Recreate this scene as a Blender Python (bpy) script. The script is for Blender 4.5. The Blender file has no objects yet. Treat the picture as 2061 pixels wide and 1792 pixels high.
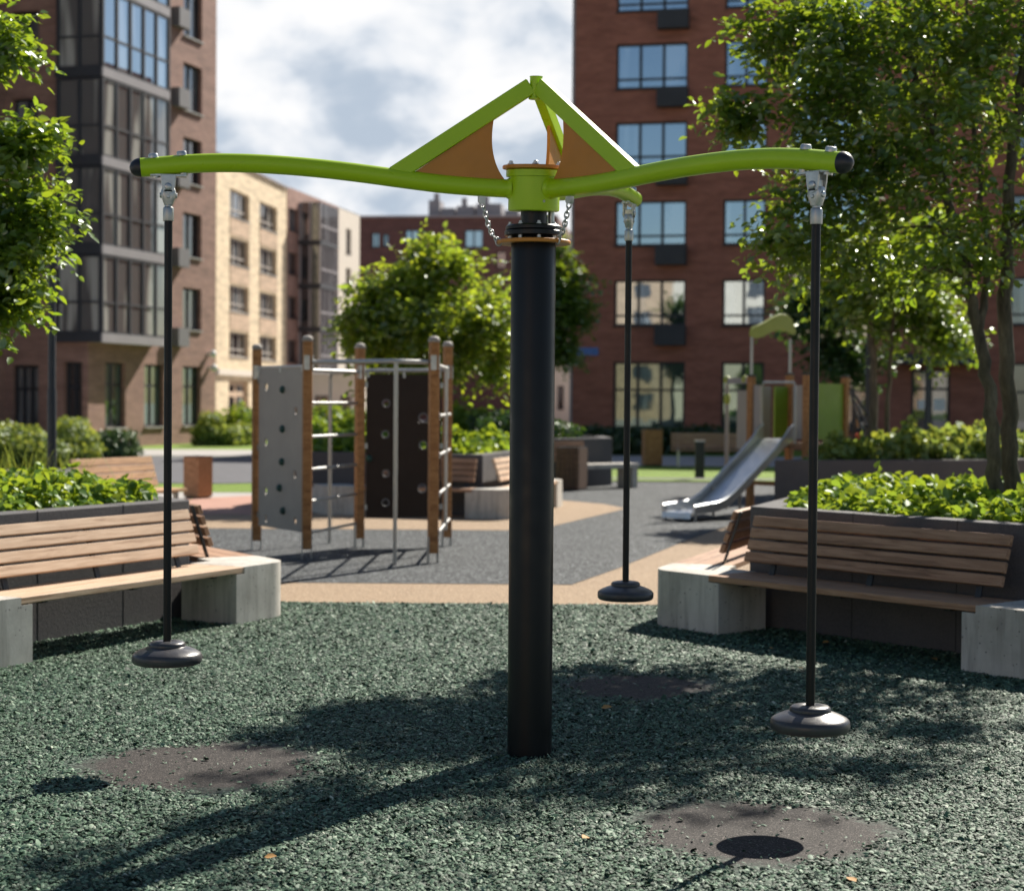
import bpy, math, random
import numpy as np
from mathutils import Vector, Matrix, noise as mnoise

random.seed(7)
RNG = np.random.default_rng(7)
scene = bpy.context.scene
COL = scene.collection
R = math.radians
PI = math.pi

# ------------------------------------------------------------------ camera
EYE = 1.65
FPX, CX, CY = 3490.0, 1030.5, 896.0          # focal length and centre on a 2061 x 1792 survey grid
PITCH, ROLL = R(1.444), R(0.45)
CAM_R = Matrix.Rotation(R(90) - PITCH, 3, 'X') @ Matrix.Rotation(ROLL, 3, 'Z')
CAM_P = Vector((0, 0, EYE))

def ray(px, py):
    return CAM_R @ Vector(((px - CX) / FPX, -(py - CY) / FPX, -1.0))

def at(px, py, Y):
    "the place Y metres away that was surveyed at px, py"
    d = ray(px, py)
    return CAM_P + d * (Y / d.y)

def gnd(px, py, z=0.0):
    d = ray(px, py)
    return CAM_P + d * ((z - EYE) / d.z)

def hit(px, py, O, u):
    "surveyed place on the vertical wall plane through O along u -> (s, z)"
    d = ray(px, py)
    n = Vector((u.y, -u.x, 0))
    t = (O - CAM_P).dot(n) / d.dot(n)
    p = CAM_P + d * t
    return (p - O).dot(u), p.z

cam = bpy.data.cameras.new('camera')
cam.sensor_width = 36.0
cam.lens = 36.0 * FPX / 2061.0
cam.clip_start, cam.clip_end = 0.1, 2000
cam.dof.use_dof = True
cam.dof.focus_distance = 7.5
cam.dof.aperture_fstop = 2.6
cam.dof.aperture_blades = 9
camo = bpy.data.objects.new('camera', cam)
COL.objects.link(camo)
camo.matrix_world = Matrix.Translation(CAM_P) @ CAM_R.to_4x4()
scene.camera = camo

# ------------------------------------------------------------------ object helpers
PLACE = {}

def thing(name, label, cat, loc=(0, 0, 0), rz=0.0, group=None):
    o = bpy.data.objects.new(name, None)
    COL.objects.link(o)
    o.empty_display_size = 0.2
    o.location = loc
    o.rotation_euler = (0, 0, rz)
    o['label'] = label
    o['category'] = cat
    if group: o['group'] = group
    PLACE[o.name] = (Vector(loc), rz)
    return o

def tag(o, label, cat, group=None, kind=None):
    if label: o['label'] = label
    if cat: o['category'] = cat
    if group: o['group'] = group
    if kind: o['kind'] = kind
    return o

def link(name, me, parent=None):
    o = bpy.data.objects.new(name, me)
    COL.objects.link(o)
    if parent is not None:
        o.parent = parent
        PLACE[o.name] = PLACE[parent.name]
    else:
        PLACE[o.name] = (Vector((0, 0, 0)), 0.0)
    return o

def dup(root, loc, rz, label=None, group=None):
    r = root.copy(); COL.objects.link(r)
    r.location = loc; r.rotation_euler = (0, 0, rz)
    if label: r['label'] = label
    if group: r['group'] = group
    for ch in list(root.children):
        c = ch.copy(); COL.objects.link(c); c.parent = r
        for g in list(ch.children):
            d = g.copy(); COL.objects.link(d); d.parent = c
    return r

class MB:
    def __init__(s):
        s.v = []; s.f = []
    def add(s, vs, fs):
        k = len(s.v)
        s.v += [Vector(v) for v in vs]
        s.f += [tuple(k + i for i in f) for f in fs]
        return s
    def box(s, c, size, rz=0.0, M=None):
        hx, hy, hz = size[0] / 2, size[1] / 2, size[2] / 2
        m = M if M is not None else Matrix.Rotation(rz, 3, 'Z')
        c = Vector(c)
        vs = [c + m @ Vector((x, y, z)) for x in (-hx, hx) for y in (-hy, hy) for z in (-hz, hz)]
        return s.add(vs, [(0, 1, 3, 2), (4, 6, 7, 5), (0, 4, 5, 1), (2, 3, 7, 6), (0, 2, 6, 4), (1, 5, 7, 3)])
    def bar(s, a, b, w, h, up=(0, 0, 1)):
        "rectangular bar from a to b, w across, h along up"
        a = Vector(a); b = Vector(b); t = (b - a).normalized(); up = Vector(up)
        x = t.cross(up)
        if x.length < 1e-5: x = t.cross(Vector((0, 1, 0)))
        x.normalize(); y = x.cross(t).normalized()
        M = Matrix((x, t, y)).transposed()
        return s.box((a + b) / 2, (w, (b - a).length, h), M=M)
    def tube(s, pts, r, n=12, cap=True):
        pts = [Vector(p) for p in pts]
        rr = r if isinstance(r, (list, tuple)) else [r] * len(pts)
        k0 = len(s.v)
        t0 = (pts[1] - pts[0]).normalized()
        x = t0.cross(Vector((0, 0, 1)))
        if x.length < 1e-3: x = Vector((1, 0, 0))
        x.normalize()
        for i, p in enumerate(pts):
            a = pts[max(i - 1, 0)]; b = pts[min(i + 1, len(pts) - 1)]
            t = (b - a).normalized()
            x = (x - t * x.dot(t)).normalized(); y = t.cross(x)
            for j in range(n):
                g = 2 * PI * j / n
                s.v.append(p + (x * math.cos(g) + y * math.sin(g)) * rr[i])
        for i in range(len(pts) - 1):
            for j in range(n):
                q = (j + 1) % n
                s.f.append((k0 + i * n + j, k0 + i * n + q, k0 + (i + 1) * n + q, k0 + (i + 1) * n + j))
        if cap:
            s.f.append(tuple(k0 + j for j in reversed(range(n))))
            s.f.append(tuple(k0 + (len(pts) - 1) * n + j for j in range(n)))
        return s
    def lathe(s, prof, c=(0, 0, 0), n=32, M=None):
        "prof: (radius, z) from bottom to top about the axis through c"
        c = Vector(c); k0 = len(s.v)
        for (r, z) in prof:
            for j in range(n):
                g = 2 * PI * j / n
                p = Vector((r * math.cos(g), r * math.sin(g), z))
                s.v.append(c + (M @ p if M is not None else p))
        for i in range(len(prof) - 1):
            for j in range(n):
                q = (j + 1) % n
                s.f.append((k0 + i * n + j, k0 + i * n + q, k0 + (i + 1) * n + q, k0 + (i + 1) * n + j))
        if prof[0][0] > 1e-6: s.f.append(tuple(k0 + j for j in reversed(range(n))))
        if prof[-1][0] > 1e-6: s.f.append(tuple(k0 + (len(prof) - 1) * n + j for j in range(n)))
        return s
    def prism(s, poly, z0, z1):
        n = len(poly)
        vs = [(p[0], p[1], z0) for p in poly] + [(p[0], p[1], z1) for p in poly]
        fs = [tuple(reversed(range(n))), tuple(range(n, 2 * n))]
        fs += [(i, (i + 1) % n, n + (i + 1) % n, n + i) for i in range(n)]
        return s.add(vs, fs)
    def slab(s, poly3, thick):
        "outline of 3-D points in one plane, given a thickness along its normal"
        P = [Vector(p) for p in poly3]
        nrm = Vector((0, 0, 0))
        for i in range(len(P)):
            a, b = P[i], P[(i + 1) % len(P)]
            nrm += a.cross(b)
        nrm.normalize(); n = len(P)
        vs = [p - nrm * thick / 2 for p in P] + [p + nrm * thick / 2 for p in P]
        fs = [tuple(reversed(range(n))), tuple(range(n, 2 * n))]
        fs += [(i, (i + 1) % n, n + (i + 1) % n, n + i) for i in range(n)]
        return s.add(vs, fs)
    def torus(s, c, R0, r0, M, n=14, m=7, sx=1.0):
        k0 = len(s.v); c = Vector(c)
        for i in range(n):
            a = 2 * PI * i / n
            for j in range(m):
                b = 2 * PI * j / m
                p = Vector(((R0 + r0 * math.cos(b)) * math.cos(a) * sx, (R0 + r0 * math.cos(b)) * math.sin(a), r0 * math.sin(b)))
                s.v.append(c + M @ p)
        for i in range(n):
            for j in range(m):
                s.f.append((k0 + i * m + j, k0 + ((i + 1) % n) * m + j, k0 + ((i + 1) % n) * m + (j + 1) % m, k0 + i * m + (j + 1) % m))
        return s
    def sphere(s, c, r, n=12, sz=1.0):
        prof = [(r * math.sin(PI * i / n), -r * sz * math.cos(PI * i / n)) for i in range(n + 1)]
        prof[0] = (0.0005, prof[0][1]); prof[-1] = (0.0005, prof[-1][1])
        return s.lathe(prof, c, n=max(10, n * 2))
    def build(s, name, mat, parent=None, bevel=0.0, local=False, angle=35, seg=2):
        me = bpy.data.meshes.new(name)
        vs = s.v
        if parent is not None and not local:
            loc, rz = PLACE[parent.name]
            m = Matrix.Rotation(-rz, 3, 'Z')
            vs = [m @ (v - loc) for v in vs]
        me.from_pydata([tuple(v) for v in vs], [], s.f)
        me.materials.append(mat)
        me.polygons.foreach_set('use_smooth', [True] * len(me.polygons))
        me.set_sharp_from_angle(angle=R(angle))
        me.update()
        o = link(name, me, parent)
        if bevel > 0:
            b = o.modifiers.new('bevel', 'BEVEL')
            b.width = bevel; b.segments = seg; b.limit_method = 'ANGLE'; b.angle_limit = R(40)
            b.harden_normals = True
        return o

def np_mesh(name, V, F, mat, parent=None, smooth=True):
    "V (n,3) world coordinates, F (m,k) faces of one size"
    me = bpy.data.meshes.new(name)
    V = np.asarray(V, dtype=np.float32)
    if parent is not None:
        loc, rz = PLACE[parent.name]
        m = np.array(Matrix.Rotation(-rz, 3, 'Z'))
        V = (V - np.array(loc)) @ m.T
    n, k = len(F), F.shape[1]
    me.vertices.add(len(V)); me.vertices.foreach_set('co', V.astype(np.float32).ravel())
    me.loops.add(n * k); me.loops.foreach_set('vertex_index', F.astype(np.int32).ravel())
    me.polygons.add(n)
    me.polygons.foreach_set('loop_start', np.arange(0, n * k, k, dtype=np.int32))
    me.polygons.foreach_set('loop_total', np.full(n, k, dtype=np.int32))
    me.polygons.foreach_set('use_smooth', np.full(n, smooth))
    me.materials.append(mat)
    me.update(calc_edges=True)
    me.validate()
    return link(name, me, parent)

# ------------------------------------------------------------------ materials
class NT:
    def __init__(s, name):
        s.m = bpy.data.materials.new(name); s.m.use_nodes = True
        s.t = s.m.node_tree; s.t.nodes.clear()
        s.out = s.n('ShaderNodeOutputMaterial')
    def n(s, typ, **kw):
        nd = s.t.nodes.new(typ)
        for k, v in kw.items(): setattr(nd, k, v)
        return nd
    def set(s, nd, **kw):
        for k, v in kw.items():
            k = k.replace('_', ' ')
            if k in nd.inputs: s.val(nd.inputs[k], v)
        return nd
    def val(s, inp, v):
        if isinstance(v, bpy.types.NodeSocket): s.t.links.new(v, inp)
        elif isinstance(v, (tuple, list)) and len(v) == 3 and inp.type == 'RGBA': inp.default_value = (*v, 1)
        else: inp.default_value = v
    def coord(s, kind='Object', scale=(1, 1, 1)):
        tc = s.n('ShaderNodeTexCoord'); mp = s.n('ShaderNodeMapping')
        mp.inputs['Scale'].default_value = scale
        s.t.links.new(tc.outputs[kind], mp.inputs['Vector'])
        return mp.outputs['Vector']
    def noise(s, vec, scale, detail=4, rough=0.55, dist=0.0):
        nd = s.n('ShaderNodeTexNoise')
        s.val(nd.inputs['Vector'], vec)
        nd.inputs['Scale'].default_value = scale; nd.inputs['Detail'].default_value = detail
        nd.inputs['Roughness'].default_value = rough; nd.inputs['Distortion'].default_value = dist
        return nd.outputs['Fac']
    def voro(s, vec, scale, feature='F1', out='Distance', rnd=1.0):
        nd = s.n('ShaderNodeTexVoronoi', feature=feature)
        s.val(nd.inputs['Vector'], vec); nd.inputs['Scale'].default_value = scale
        nd.inputs['Randomness'].default_value = rnd
        return nd.outputs[out]
    def ramp(s, fac, stops, interp='LINEAR'):
        nd = s.n('ShaderNodeValToRGB'); s.val(nd.inputs['Fac'], fac)
        e = nd.color_ramp.elements; nd.color_ramp.interpolation = interp
        while len(e) < len(stops): e.new(0.5)
        for i, (p, c) in enumerate(stops):
            e[i].position = p; e[i].color = (*c, 1) if len(c) == 3 else c
        return nd.outputs['Color']
    def mix(s, fac, a, b, mode='MIX'):
        nd = s.n('ShaderNodeMix', data_type='RGBA', blend_type=mode)
        s.val(nd.inputs['Factor'], fac); s.val(nd.inputs['A'], a) if False else None
        s.val(nd.inputs[6], a); s.val(nd.inputs[7], b)
        return nd.outputs[2]
    def math(s, op, a, b=0.0, clamp=False):
        nd = s.n('ShaderNodeMath', operation=op, use_clamp=clamp)
        s.val(nd.inputs[0], a); s.val(nd.inputs[1], b)
        return nd.outputs[0]
    def maprange(s, v, a, b, c=0.0, d=1.0):
        nd = s.n('ShaderNodeMapRange'); s.val(nd.inputs[0], v)
        for i, x in enumerate((a, b, c, d)): nd.inputs[i + 1].default_value = x
        return nd.outputs[0]
    def bump(s, h, strength=0.3, dist=0.01):
        nd = s.n('ShaderNodeBump'); s.val(nd.inputs['Height'], h)
        nd.inputs['Strength'].default_value = strength; nd.inputs['Distance'].default_value = dist
        return nd.outputs['Normal']
    def prin(s, base, rough=0.6, metal=0.0, normal=None, **kw):
        p = s.n('ShaderNodeBsdfPrincipled')
        s.val(p.inputs['Base Color'], base); s.val(p.inputs['Roughness'], rough); s.val(p.inputs['Metallic'], metal)
        if normal is not None: s.val(p.inputs['Normal'], normal)
        for k, v in kw.items(): s.val(p.inputs[k.replace('_', ' ')], v)
        s.t.links.new(p.outputs[0], s.out.inputs['Surface'])
        return s.m

def plain(name, c, rough=0.5, metal=0.0, var=0.12, scale=6.0, bump=0.0, bscale=60.0, **kw):
    t = NT(name); v = t.coord()
    f = t.noise(v, scale, 5, 0.6)
    lo = tuple(x * (1 - var) for x in c); hi = tuple(min(1, x * (1 + var)) for x in c)
    col = t.ramp(f, [(0.3, lo), (0.7, hi)])
    rg = t.maprange(t.noise(v, scale * 3, 3), 0.3, 0.7, max(0.02, rough - 0.06), min(1, rough + 0.08))
    nm = t.bump(t.noise(v, bscale, 4), bump, 0.004) if bump else None
    return t.prin(col, rg, metal, nm, **kw)

M = {}
M['lime'] = plain('lime_powder_coat', (0.38, 0.57, 0.008), 0.33, 0, 0.03, 3, 0.05, 400, Specular_IOR_Level=0.4)
M['orange'] = plain('orange_board', (0.52, 0.20, 0.024), 0.45, 0, 0.06, 8, 0.15, 300)
M['black_paint'] = plain('black_paint', (0.0045, 0.005, 0.007), 0.36, 0, 0.08, 4, 0.0, 500, Specular_IOR_Level=0.3)
M['black_rubber'] = plain('black_rubber', (0.046, 0.045, 0.049), 0.34, 0, 0.2, 9, 0.12, 250)
M['cap_rubber'] = plain('cap_rubber', (0.014, 0.013, 0.017), 0.38, 0, 0.2, 9, 0.1, 250)
M['galv'] = plain('galvanised_steel', (0.46, 0.47, 0.47), 0.36, 0.85, 0.16, 14, 0.08, 120)
M['steel'] = plain('stainless_steel', (0.43, 0.43, 0.42), 0.40, 0.8, 0.02, 2)
M['slide_steel'] = plain('slide_steel', (0.60, 0.62, 0.64), 0.34, 0.9, 0.08, 5)
M['dark_metal'] = plain('dark_grey_metal', (0.035, 0.037, 0.042), 0.42, 0.3, 0.15, 6)
M['frame'] = plain('window_frame_paint', (0.018, 0.020, 0.026), 0.5, 0, 0.15, 2)
M['grey_panel'] = plain('grey_panel', (0.35, 0.315, 0.28), 0.6, 0, 0.05, 3, 0.05, 200)
M['brown_panel'] = plain('dark_brown_panel', (0.032, 0.021, 0.016), 0.6, 0, 0.1, 3, Specular_IOR_Level=0.25)
M['acbox'] = plain('grey_box', (0.17, 0.165, 0.17), 0.6, 0, 0.06, 2)
M['cladding'] = plain('grey_cladding', (0.30, 0.28, 0.29), 0.5, 0, 0.08, 1.0)
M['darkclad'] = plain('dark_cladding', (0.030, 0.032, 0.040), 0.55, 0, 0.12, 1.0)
M['lime_panel'] = plain('shaded_lime_board', (0.19, 0.30, 0.02), 0.5, 0, 0.05, 4)  # lime lowered in colour to stand for tree shade on the tower
M['olive'] = plain('olive_board', (0.34, 0.38, 0.06), 0.5, 0, 0.05, 4)
M['sill'] = plain('window_sill', (0.36, 0.35, 0.34), 0.6)
M['white'] = plain('white_paint', (0.78, 0.78, 0.76), 0.5, 0, 0.04)
M['blue'] = plain('blue_plate', (0.06, 0.15, 0.42), 0.45)
M['roofing'] = plain('roof_felt', (0.10, 0.10, 0.11), 0.8)
M['soil'] = plain('soil', (0.035, 0.024, 0.016), 0.95, 0, 0.4, 14, 0.8, 40)
M['hold'] = plain('green_hold', (0.010, 0.055, 0.045), 0.45)

def wood(name, c0, c1, crack, sc=1.0):
    t = NT(name)
    oi = t.n('ShaderNodeObjectInfo')
    tc = t.n('ShaderNodeTexCoord')
    geo = t.n('ShaderNodeNewGeometry')
    mp = t.n('ShaderNodeMapping'); t.t.links.new(tc.outputs['Object'], mp.inputs['Vector'])
    mp.inputs['Scale'].default_value = (2.2 * sc, 38 * sc, 38 * sc)
    off = t.n('ShaderNodeCombineXYZ')
    t.val(off.inputs[0], t.math('MULTIPLY', geo.outputs['Random Per Island'], 37.0))
    t.val(off.inputs[1], t.math('MULTIPLY', oi.outputs['Random'], 19.0))
    t.t.links.new(off.outputs[0], mp.inputs['Location'])
    v = mp.outputs['Vector']
    g = t.noise(v, 1.0, 8, 0.62, 0.9)
    fine = t.noise(v, 4.0, 6, 0.6)
    col = t.ramp(g, [(0.34, crack), (0.46, c0), (0.62, c1), (0.8, tuple(min(1, x * 1.15) for x in c1))])
    big = t.noise(tc.outputs['Object'], 2.3, 3)
    col = t.mix(t.maprange(big, 0.35, 0.7, 0.0, 0.35), col, tuple(x * 0.72 for x in c0))
    tone = t.maprange(geo.outputs['Random Per Island'], 0, 1, 0.0, 0.28)
    col = t.mix(tone, col, tuple(x * 0.55 for x in c1))
    return t.prin(col, 0.7, 0, t.bump(t.math('ADD', g, t.math('MULTIPLY', fine, 0.4)), 0.5, 0.003))
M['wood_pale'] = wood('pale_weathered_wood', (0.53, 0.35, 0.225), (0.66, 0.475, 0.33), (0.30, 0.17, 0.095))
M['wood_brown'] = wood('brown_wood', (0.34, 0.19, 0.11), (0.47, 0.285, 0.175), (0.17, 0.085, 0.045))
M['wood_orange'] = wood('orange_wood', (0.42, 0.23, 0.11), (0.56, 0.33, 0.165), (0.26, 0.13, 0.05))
M['wood_shaded'] = wood('shade_darkened_wood', (0.11, 0.06, 0.038), (0.17, 0.095, 0.06), (0.05, 0.03, 0.02))  # tree shade on the rear bin is put into this wood colour
M['wood_post'] = wood('oiled_post_wood', (0.36, 0.165, 0.055), (0.48, 0.24, 0.09), (0.22, 0.09, 0.028), 0.6)

def concrete():
    t = NT('cast_concrete'); v = t.coord()
    a = t.noise(v, 2.2, 7, 0.62)
    col = t.ramp(a, [(0.28, (0.37, 0.345, 0.305)), (0.5, (0.52, 0.49, 0.44)), (0.75, (0.61, 0.585, 0.535))])
    st = t.n('ShaderNodeMapping'); st.inputs['Scale'].default_value = (7, 7, 0.7)
    t.t.links.new(v, st.inputs['Vector'])
    streak = t.noise(st.outputs['Vector'], 2.2, 6, 0.65)
    col = t.mix(t.maprange(streak, 0.46, 0.68, 0, 0.62), col, (0.25, 0.23, 0.20))
    pit = t.voro(v, 26)
    sel = t.noise(v, 18, 2)
    hole = t.math('MULTIPLY', t.math('LESS_THAN', pit, 0.17), t.math('GREATER_THAN', sel, 0.52))
    col = t.mix(hole, col, (0.17, 0.16, 0.15))
    h = t.math('SUBTRACT', t.math('MULTIPLY', t.noise(v, 55, 5), 0.5), hole)
    return t.prin(col, 0.85, 0, t.bump(h, 0.35, 0.004))
M['concrete'] = concrete()

def darkstone():
    t = NT('dark_stone_cladding'); v = t.coord()
    a = t.noise(v, 90, 4, 0.7)
    b = t.noise(v, 1.7, 5)
    col = t.ramp(a, [(0.3, (0.05, 0.048, 0.052)), (0.7, (0.105, 0.10, 0.105))])
    col = t.mix(t.maprange(b, 0.4, 0.7, 0, 0.5), col, (0.12, 0.11, 0.108))
    return t.prin(col, 0.85, 0, t.bump(t.noise(v, 60, 6, 0.7), 0.6, 0.006))
M['stone'] = darkstone()

def brick(name, c1, c2, mortar, bw=0.25, bh=0.075):
    t = NT(name)
    tc = t.n('ShaderNodeTexCoord'); sx = t.n('ShaderNodeSeparateXYZ')
    t.t.links.new(tc.outputs['Object'], sx.inputs[0])
    cb = t.n('ShaderNodeCombineXYZ')
    t.val(cb.inputs[0], t.math('ADD', sx.outputs[0], sx.outputs[1])); t.val(cb.inputs[1], sx.outputs[2])
    b = t.n('ShaderNodeTexBrick')
    t.val(b.inputs['Vector'], cb.outputs[0])
    b.inputs['Scale'].default_value = 1.0
    b.inputs['Brick Width'].default_value = bw; b.inputs['Row Height'].default_value = bh
    b.inputs['Mortar Size'].default_value = 0.008; b.inputs['Mortar Smooth'].default_value = 0.2
    b.inputs['Bias'].default_value = 0.0
    t.val(b.inputs['Color1'], c1); t.val(b.inputs['Color2'], c2); t.val(b.inputs['Mortar'], mortar)
    st = t.n('ShaderNodeMapping'); st.inputs['Scale'].default_value = (0.5, 2.2, 1)
    t.t.links.new(cb.outputs[0], st.inputs['Vector'])
    big = t.noise(st.outputs['Vector'], 1.3, 6, 0.65)
    col = t.mix(t.maprange(big, 0.42, 0.66, 0.0, 0.7), b.outputs['Color'], tuple(x * 0.45 for x in c1))
    med = t.noise(st.outputs['Vector'], 4.0, 4, 0.6)
    col = t.mix(t.maprange(med, 0.5, 0.75, 0.0, 0.35), col, tuple(min(1, x * 1.5) for x in c2))
    return t.prin(col, 0.85, 0, t.bump(b.outputs['Fac'], 0.25, -0.01))
M['brick_red'] = brick('red_brick', (0.41, 0.15, 0.098), (0.31, 0.11, 0.075), (0.23, 0.12, 0.09))
M['brick_brown'] = brick('brown_brick', (0.36, 0.205, 0.155), (0.27, 0.15, 0.12), (0.28, 0.19, 0.16))
M['brick_dark'] = brick('dark_brown_brick', (0.16, 0.075, 0.062), (0.12, 0.055, 0.05), (0.12, 0.07, 0.065))
M['brick_beige'] = brick('beige_brick', (0.72, 0.59, 0.40), (0.66, 0.53, 0.35), (0.62, 0.50, 0.35))
M['brick_tan'] = brick('tan_brick', (0.55, 0.40, 0.27), (0.46, 0.32, 0.22), (0.46, 0.35, 0.25))
M['cream'] = plain('cream_render', (0.60, 0.54, 0.46), 0.8, 0, 0.06, 0.6)

def glass(name, tint, curtain, fac, refl, gcol=(0.9, 0.95, 1.0), lo=0.54):
    "window glass: a mirror-like coat over a dim room with pale curtains"
    t = NT(name)
    tc = t.n('ShaderNodeTexCoord'); oi = t.n('ShaderNodeObjectInfo')
    mp = t.n('ShaderNodeMapping'); mp.inputs['Scale'].default_value = (1.0, 1.0, 0.12)
    off = t.n('ShaderNodeCombineXYZ'); t.val(off.inputs[0], t.math('MULTIPLY', oi.outputs['Random'], 50.0))
    t.t.links.new(off.outputs[0], mp.inputs['Location'])
    t.t.links.new(tc.outputs['Object'], mp.inputs['Vector'])
    c = t.noise(mp.outputs['Vector'], 1.1, 2)
    base = t.mix(t.maprange(c, lo, lo + 0.06, 0.0, fac), tint, curtain)
    p = t.n('ShaderNodeBsdfDiffuse'); t.val(p.inputs['Color'], base)
    g = t.n('ShaderNodeBsdfGlossy'); g.inputs['Roughness'].default_value = 0.015; t.val(g.inputs['Color'], gcol)
    wob = t.noise(tc.outputs['Object'], 0.9, 2)
    t.val(g.inputs['Normal'], t.bump(wob, 0.035, 0.05))
    fr = t.n('ShaderNodeFresnel'); fr.inputs['IOR'].default_value = 1.5
    k = t.math('ADD', t.math('MULTIPLY', fr.outputs[0], 0.9), refl, True)
    mx = t.n('ShaderNodeMixShader'); t.val(mx.inputs[0], k)
    t.t.links.new(p.outputs[0], mx.inputs[1]); t.t.links.new(g.outputs[0], mx.inputs[2])
    t.t.links.new(mx.outputs[0], t.out.inputs['Surface'])
    return t.m
M['glass_sky'] = glass('reflecting_glass', (0.02, 0.03, 0.045), (0.44, 0.46, 0.48), 0.6, 0.46, (0.74, 0.88, 1.0), 0.52)
M['glass_bay'] = glass('loggia_glass', (0.11, 0.11, 0.11), (0.50, 0.50, 0.46), 0.8, 0.13, (0.9, 0.95, 1.0), 0.50)
M['glass_dim'] = glass('dim_glass', (0.02, 0.022, 0.024), (0.30, 0.32, 0.33), 0.6, 0.16)
M['glass_tree_tint'] = glass('ground_floor_glass', (0.06, 0.08, 0.068), (0.24, 0.28, 0.25), 0.6, 0.2, (0.62, 0.80, 0.72))  # green tint stands in for trees mirrored in the panes

def leafmat(name, dark, light, trans, tw=0.45, gloss=0.12, rough=0.38):
    t = NT(name)
    geo = t.n('ShaderNodeNewGeometry'); tc = t.n('ShaderNodeTexCoord')
    rnd = geo.outputs['Random Per Island']
    big = t.noise(tc.outputs['Object'], 1.6, 3)
    f = t.math('ADD', t.math('MULTIPLY', rnd, 0.75), t.math('MULTIPLY', t.math('SUBTRACT', big, 0.35), 0.7), True)
    col = t.ramp(f, [(0.0, dark), (0.6, light), (1.0, tuple(x * y for x, y in zip(light, (1.5, 1.15, 0.9))))])
    tr = t.mix(rnd, trans, tuple(x * y for x, y in zip(trans, (1.35, 1.05, 0.6))))
    d = t.n('ShaderNodeBsdfDiffuse'); t.val(d.inputs['Color'], col)
    b = t.n('ShaderNodeBsdfTranslucent'); t.val(b.inputs['Color'], tr)
    g = t.n('ShaderNodeBsdfGlossy'); t.val(g.inputs['Color'], (0.85, 0.9, 0.85)); g.inputs['Roughness'].default_value = rough
    m1 = t.n('ShaderNodeMixShader'); m1.inputs[0].default_value = tw
    t.t.links.new(d.outputs[0], m1.inputs[1]); t.t.links.new(b.outputs[0], m1.inputs[2])
    m2 = t.n('ShaderNodeMixShader'); m2.inputs[0].default_value = gloss
    t.t.links.new(m1.outputs[0], m2.inputs[1]); t.t.links.new(g.outputs[0], m2.inputs[2])
    t.t.links.new(m2.outputs[0], t.out.inputs['Surface'])
    return t.m
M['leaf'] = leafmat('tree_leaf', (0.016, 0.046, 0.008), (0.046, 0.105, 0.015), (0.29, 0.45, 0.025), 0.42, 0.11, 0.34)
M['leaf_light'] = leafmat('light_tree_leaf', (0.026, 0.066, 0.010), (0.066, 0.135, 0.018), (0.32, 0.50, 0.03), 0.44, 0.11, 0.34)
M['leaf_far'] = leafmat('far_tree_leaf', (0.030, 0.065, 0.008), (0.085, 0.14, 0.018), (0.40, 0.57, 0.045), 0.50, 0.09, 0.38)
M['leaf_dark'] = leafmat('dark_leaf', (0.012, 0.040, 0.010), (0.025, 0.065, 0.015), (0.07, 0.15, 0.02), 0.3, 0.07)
M['leaf_cover'] = leafmat('ground_cover_leaf', (0.04, 0.10, 0.012), (0.12, 0.22, 0.028), (0.33, 0.49, 0.045), 0.40, 0.035, 0.42)
M['leaf_shrub'] = leafmat('shrub_leaf', (0.06, 0.11, 0.025), (0.15, 0.23, 0.05), (0.38, 0.50, 0.09), 0.38, 0.05, 0.42)

def barkmat():
    t = NT('bark'); v = t.coord('Object', (14, 14, 3.5))
    a = t.noise(v, 1.2, 7, 0.7)
    col = t.ramp(a, [(0.32, (0.035, 0.028, 0.02)), (0.55, (0.11, 0.09, 0.062)), (0.75, (0.19, 0.165, 0.12))])
    return t.prin(col, 0.9, 0, t.bump(a, 0.8, 0.012))
M['bark'] = barkmat()

PATCHES = [(-1.38, 7.78, 0.50), (0.97, 6.66, 0.47), (0.74, 10.05, 0.40)]

def rubber_sheet(name, lo, mid, hi, worn=None, scale=55):
    t = NT(name); v = t.coord()
    c = t.voro(v, scale, 'F1', 'Color')
    sep = t.n('ShaderNodeSeparateColor'); t.val(sep.inputs[0], c)
    d = t.voro(v, scale, 'F1', 'Distance')
    big = t.noise(v, 0.7, 5)
    col = t.ramp(sep.outputs[0], [(0.1, lo), (0.6, mid), (0.95, hi)])
    col = t.mix(t.maprange(d, 0.35, 0.75, 0, 0.8), col, tuple(x * 0.25 for x in lo))
    col = t.mix(t.maprange(big, 0.35, 0.7, 0, 0.4), col, tuple(x * 0.8 for x in mid))
    if worn:
        fine = t.math('ADD', t.math('MULTIPLY', t.voro(v, 190, 'F1', 'Color'), 0.5), t.math('MULTIPLY', t.noise(v, 240, 3, 0.7), 0.5))
        wc = t.ramp(fine, [(0.30, (0.010, 0.009, 0.008)), (0.5, (0.030, 0.026, 0.024)), (0.63, (0.055, 0.047, 0.043)), (0.80, (0.27, 0.24, 0.215))])
        edge = t.noise(v, 7, 5, 0.6)
        mask = None
        for (x, y, r) in PATCHES:
            vd = t.n('ShaderNodeVectorMath', operation='DISTANCE')
            t.val(vd.inputs[0], v); vd.inputs[1].default_value = (x, y, 0)
            k = t.math('SUBTRACT', r + 0.19, t.math('ADD', vd.outputs['Value'], t.math('MULTIPLY', edge, 0.32)))
            k = t.maprange(k, -0.07, 0.07)
            mask = k if mask is None else t.math('MAXIMUM', mask, k)
        col = t.mix(mask, col, wc)
    h = t.math('ADD', t.math('MULTIPLY', d, -0.8), t.math('MULTIPLY', sep.outputs[1], 0.8))
    if worn: h = t.math('ADD', t.math('MULTIPLY', h, t.math('SUBTRACT', 1.0, mask)), t.math('MULTIPLY', t.math('MULTIPLY', fine, 0.35), mask))
    return t.prin(col, 0.8, 0, t.bump(h, 0.8, 0.012), Specular_IOR_Level=0.25)
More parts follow.
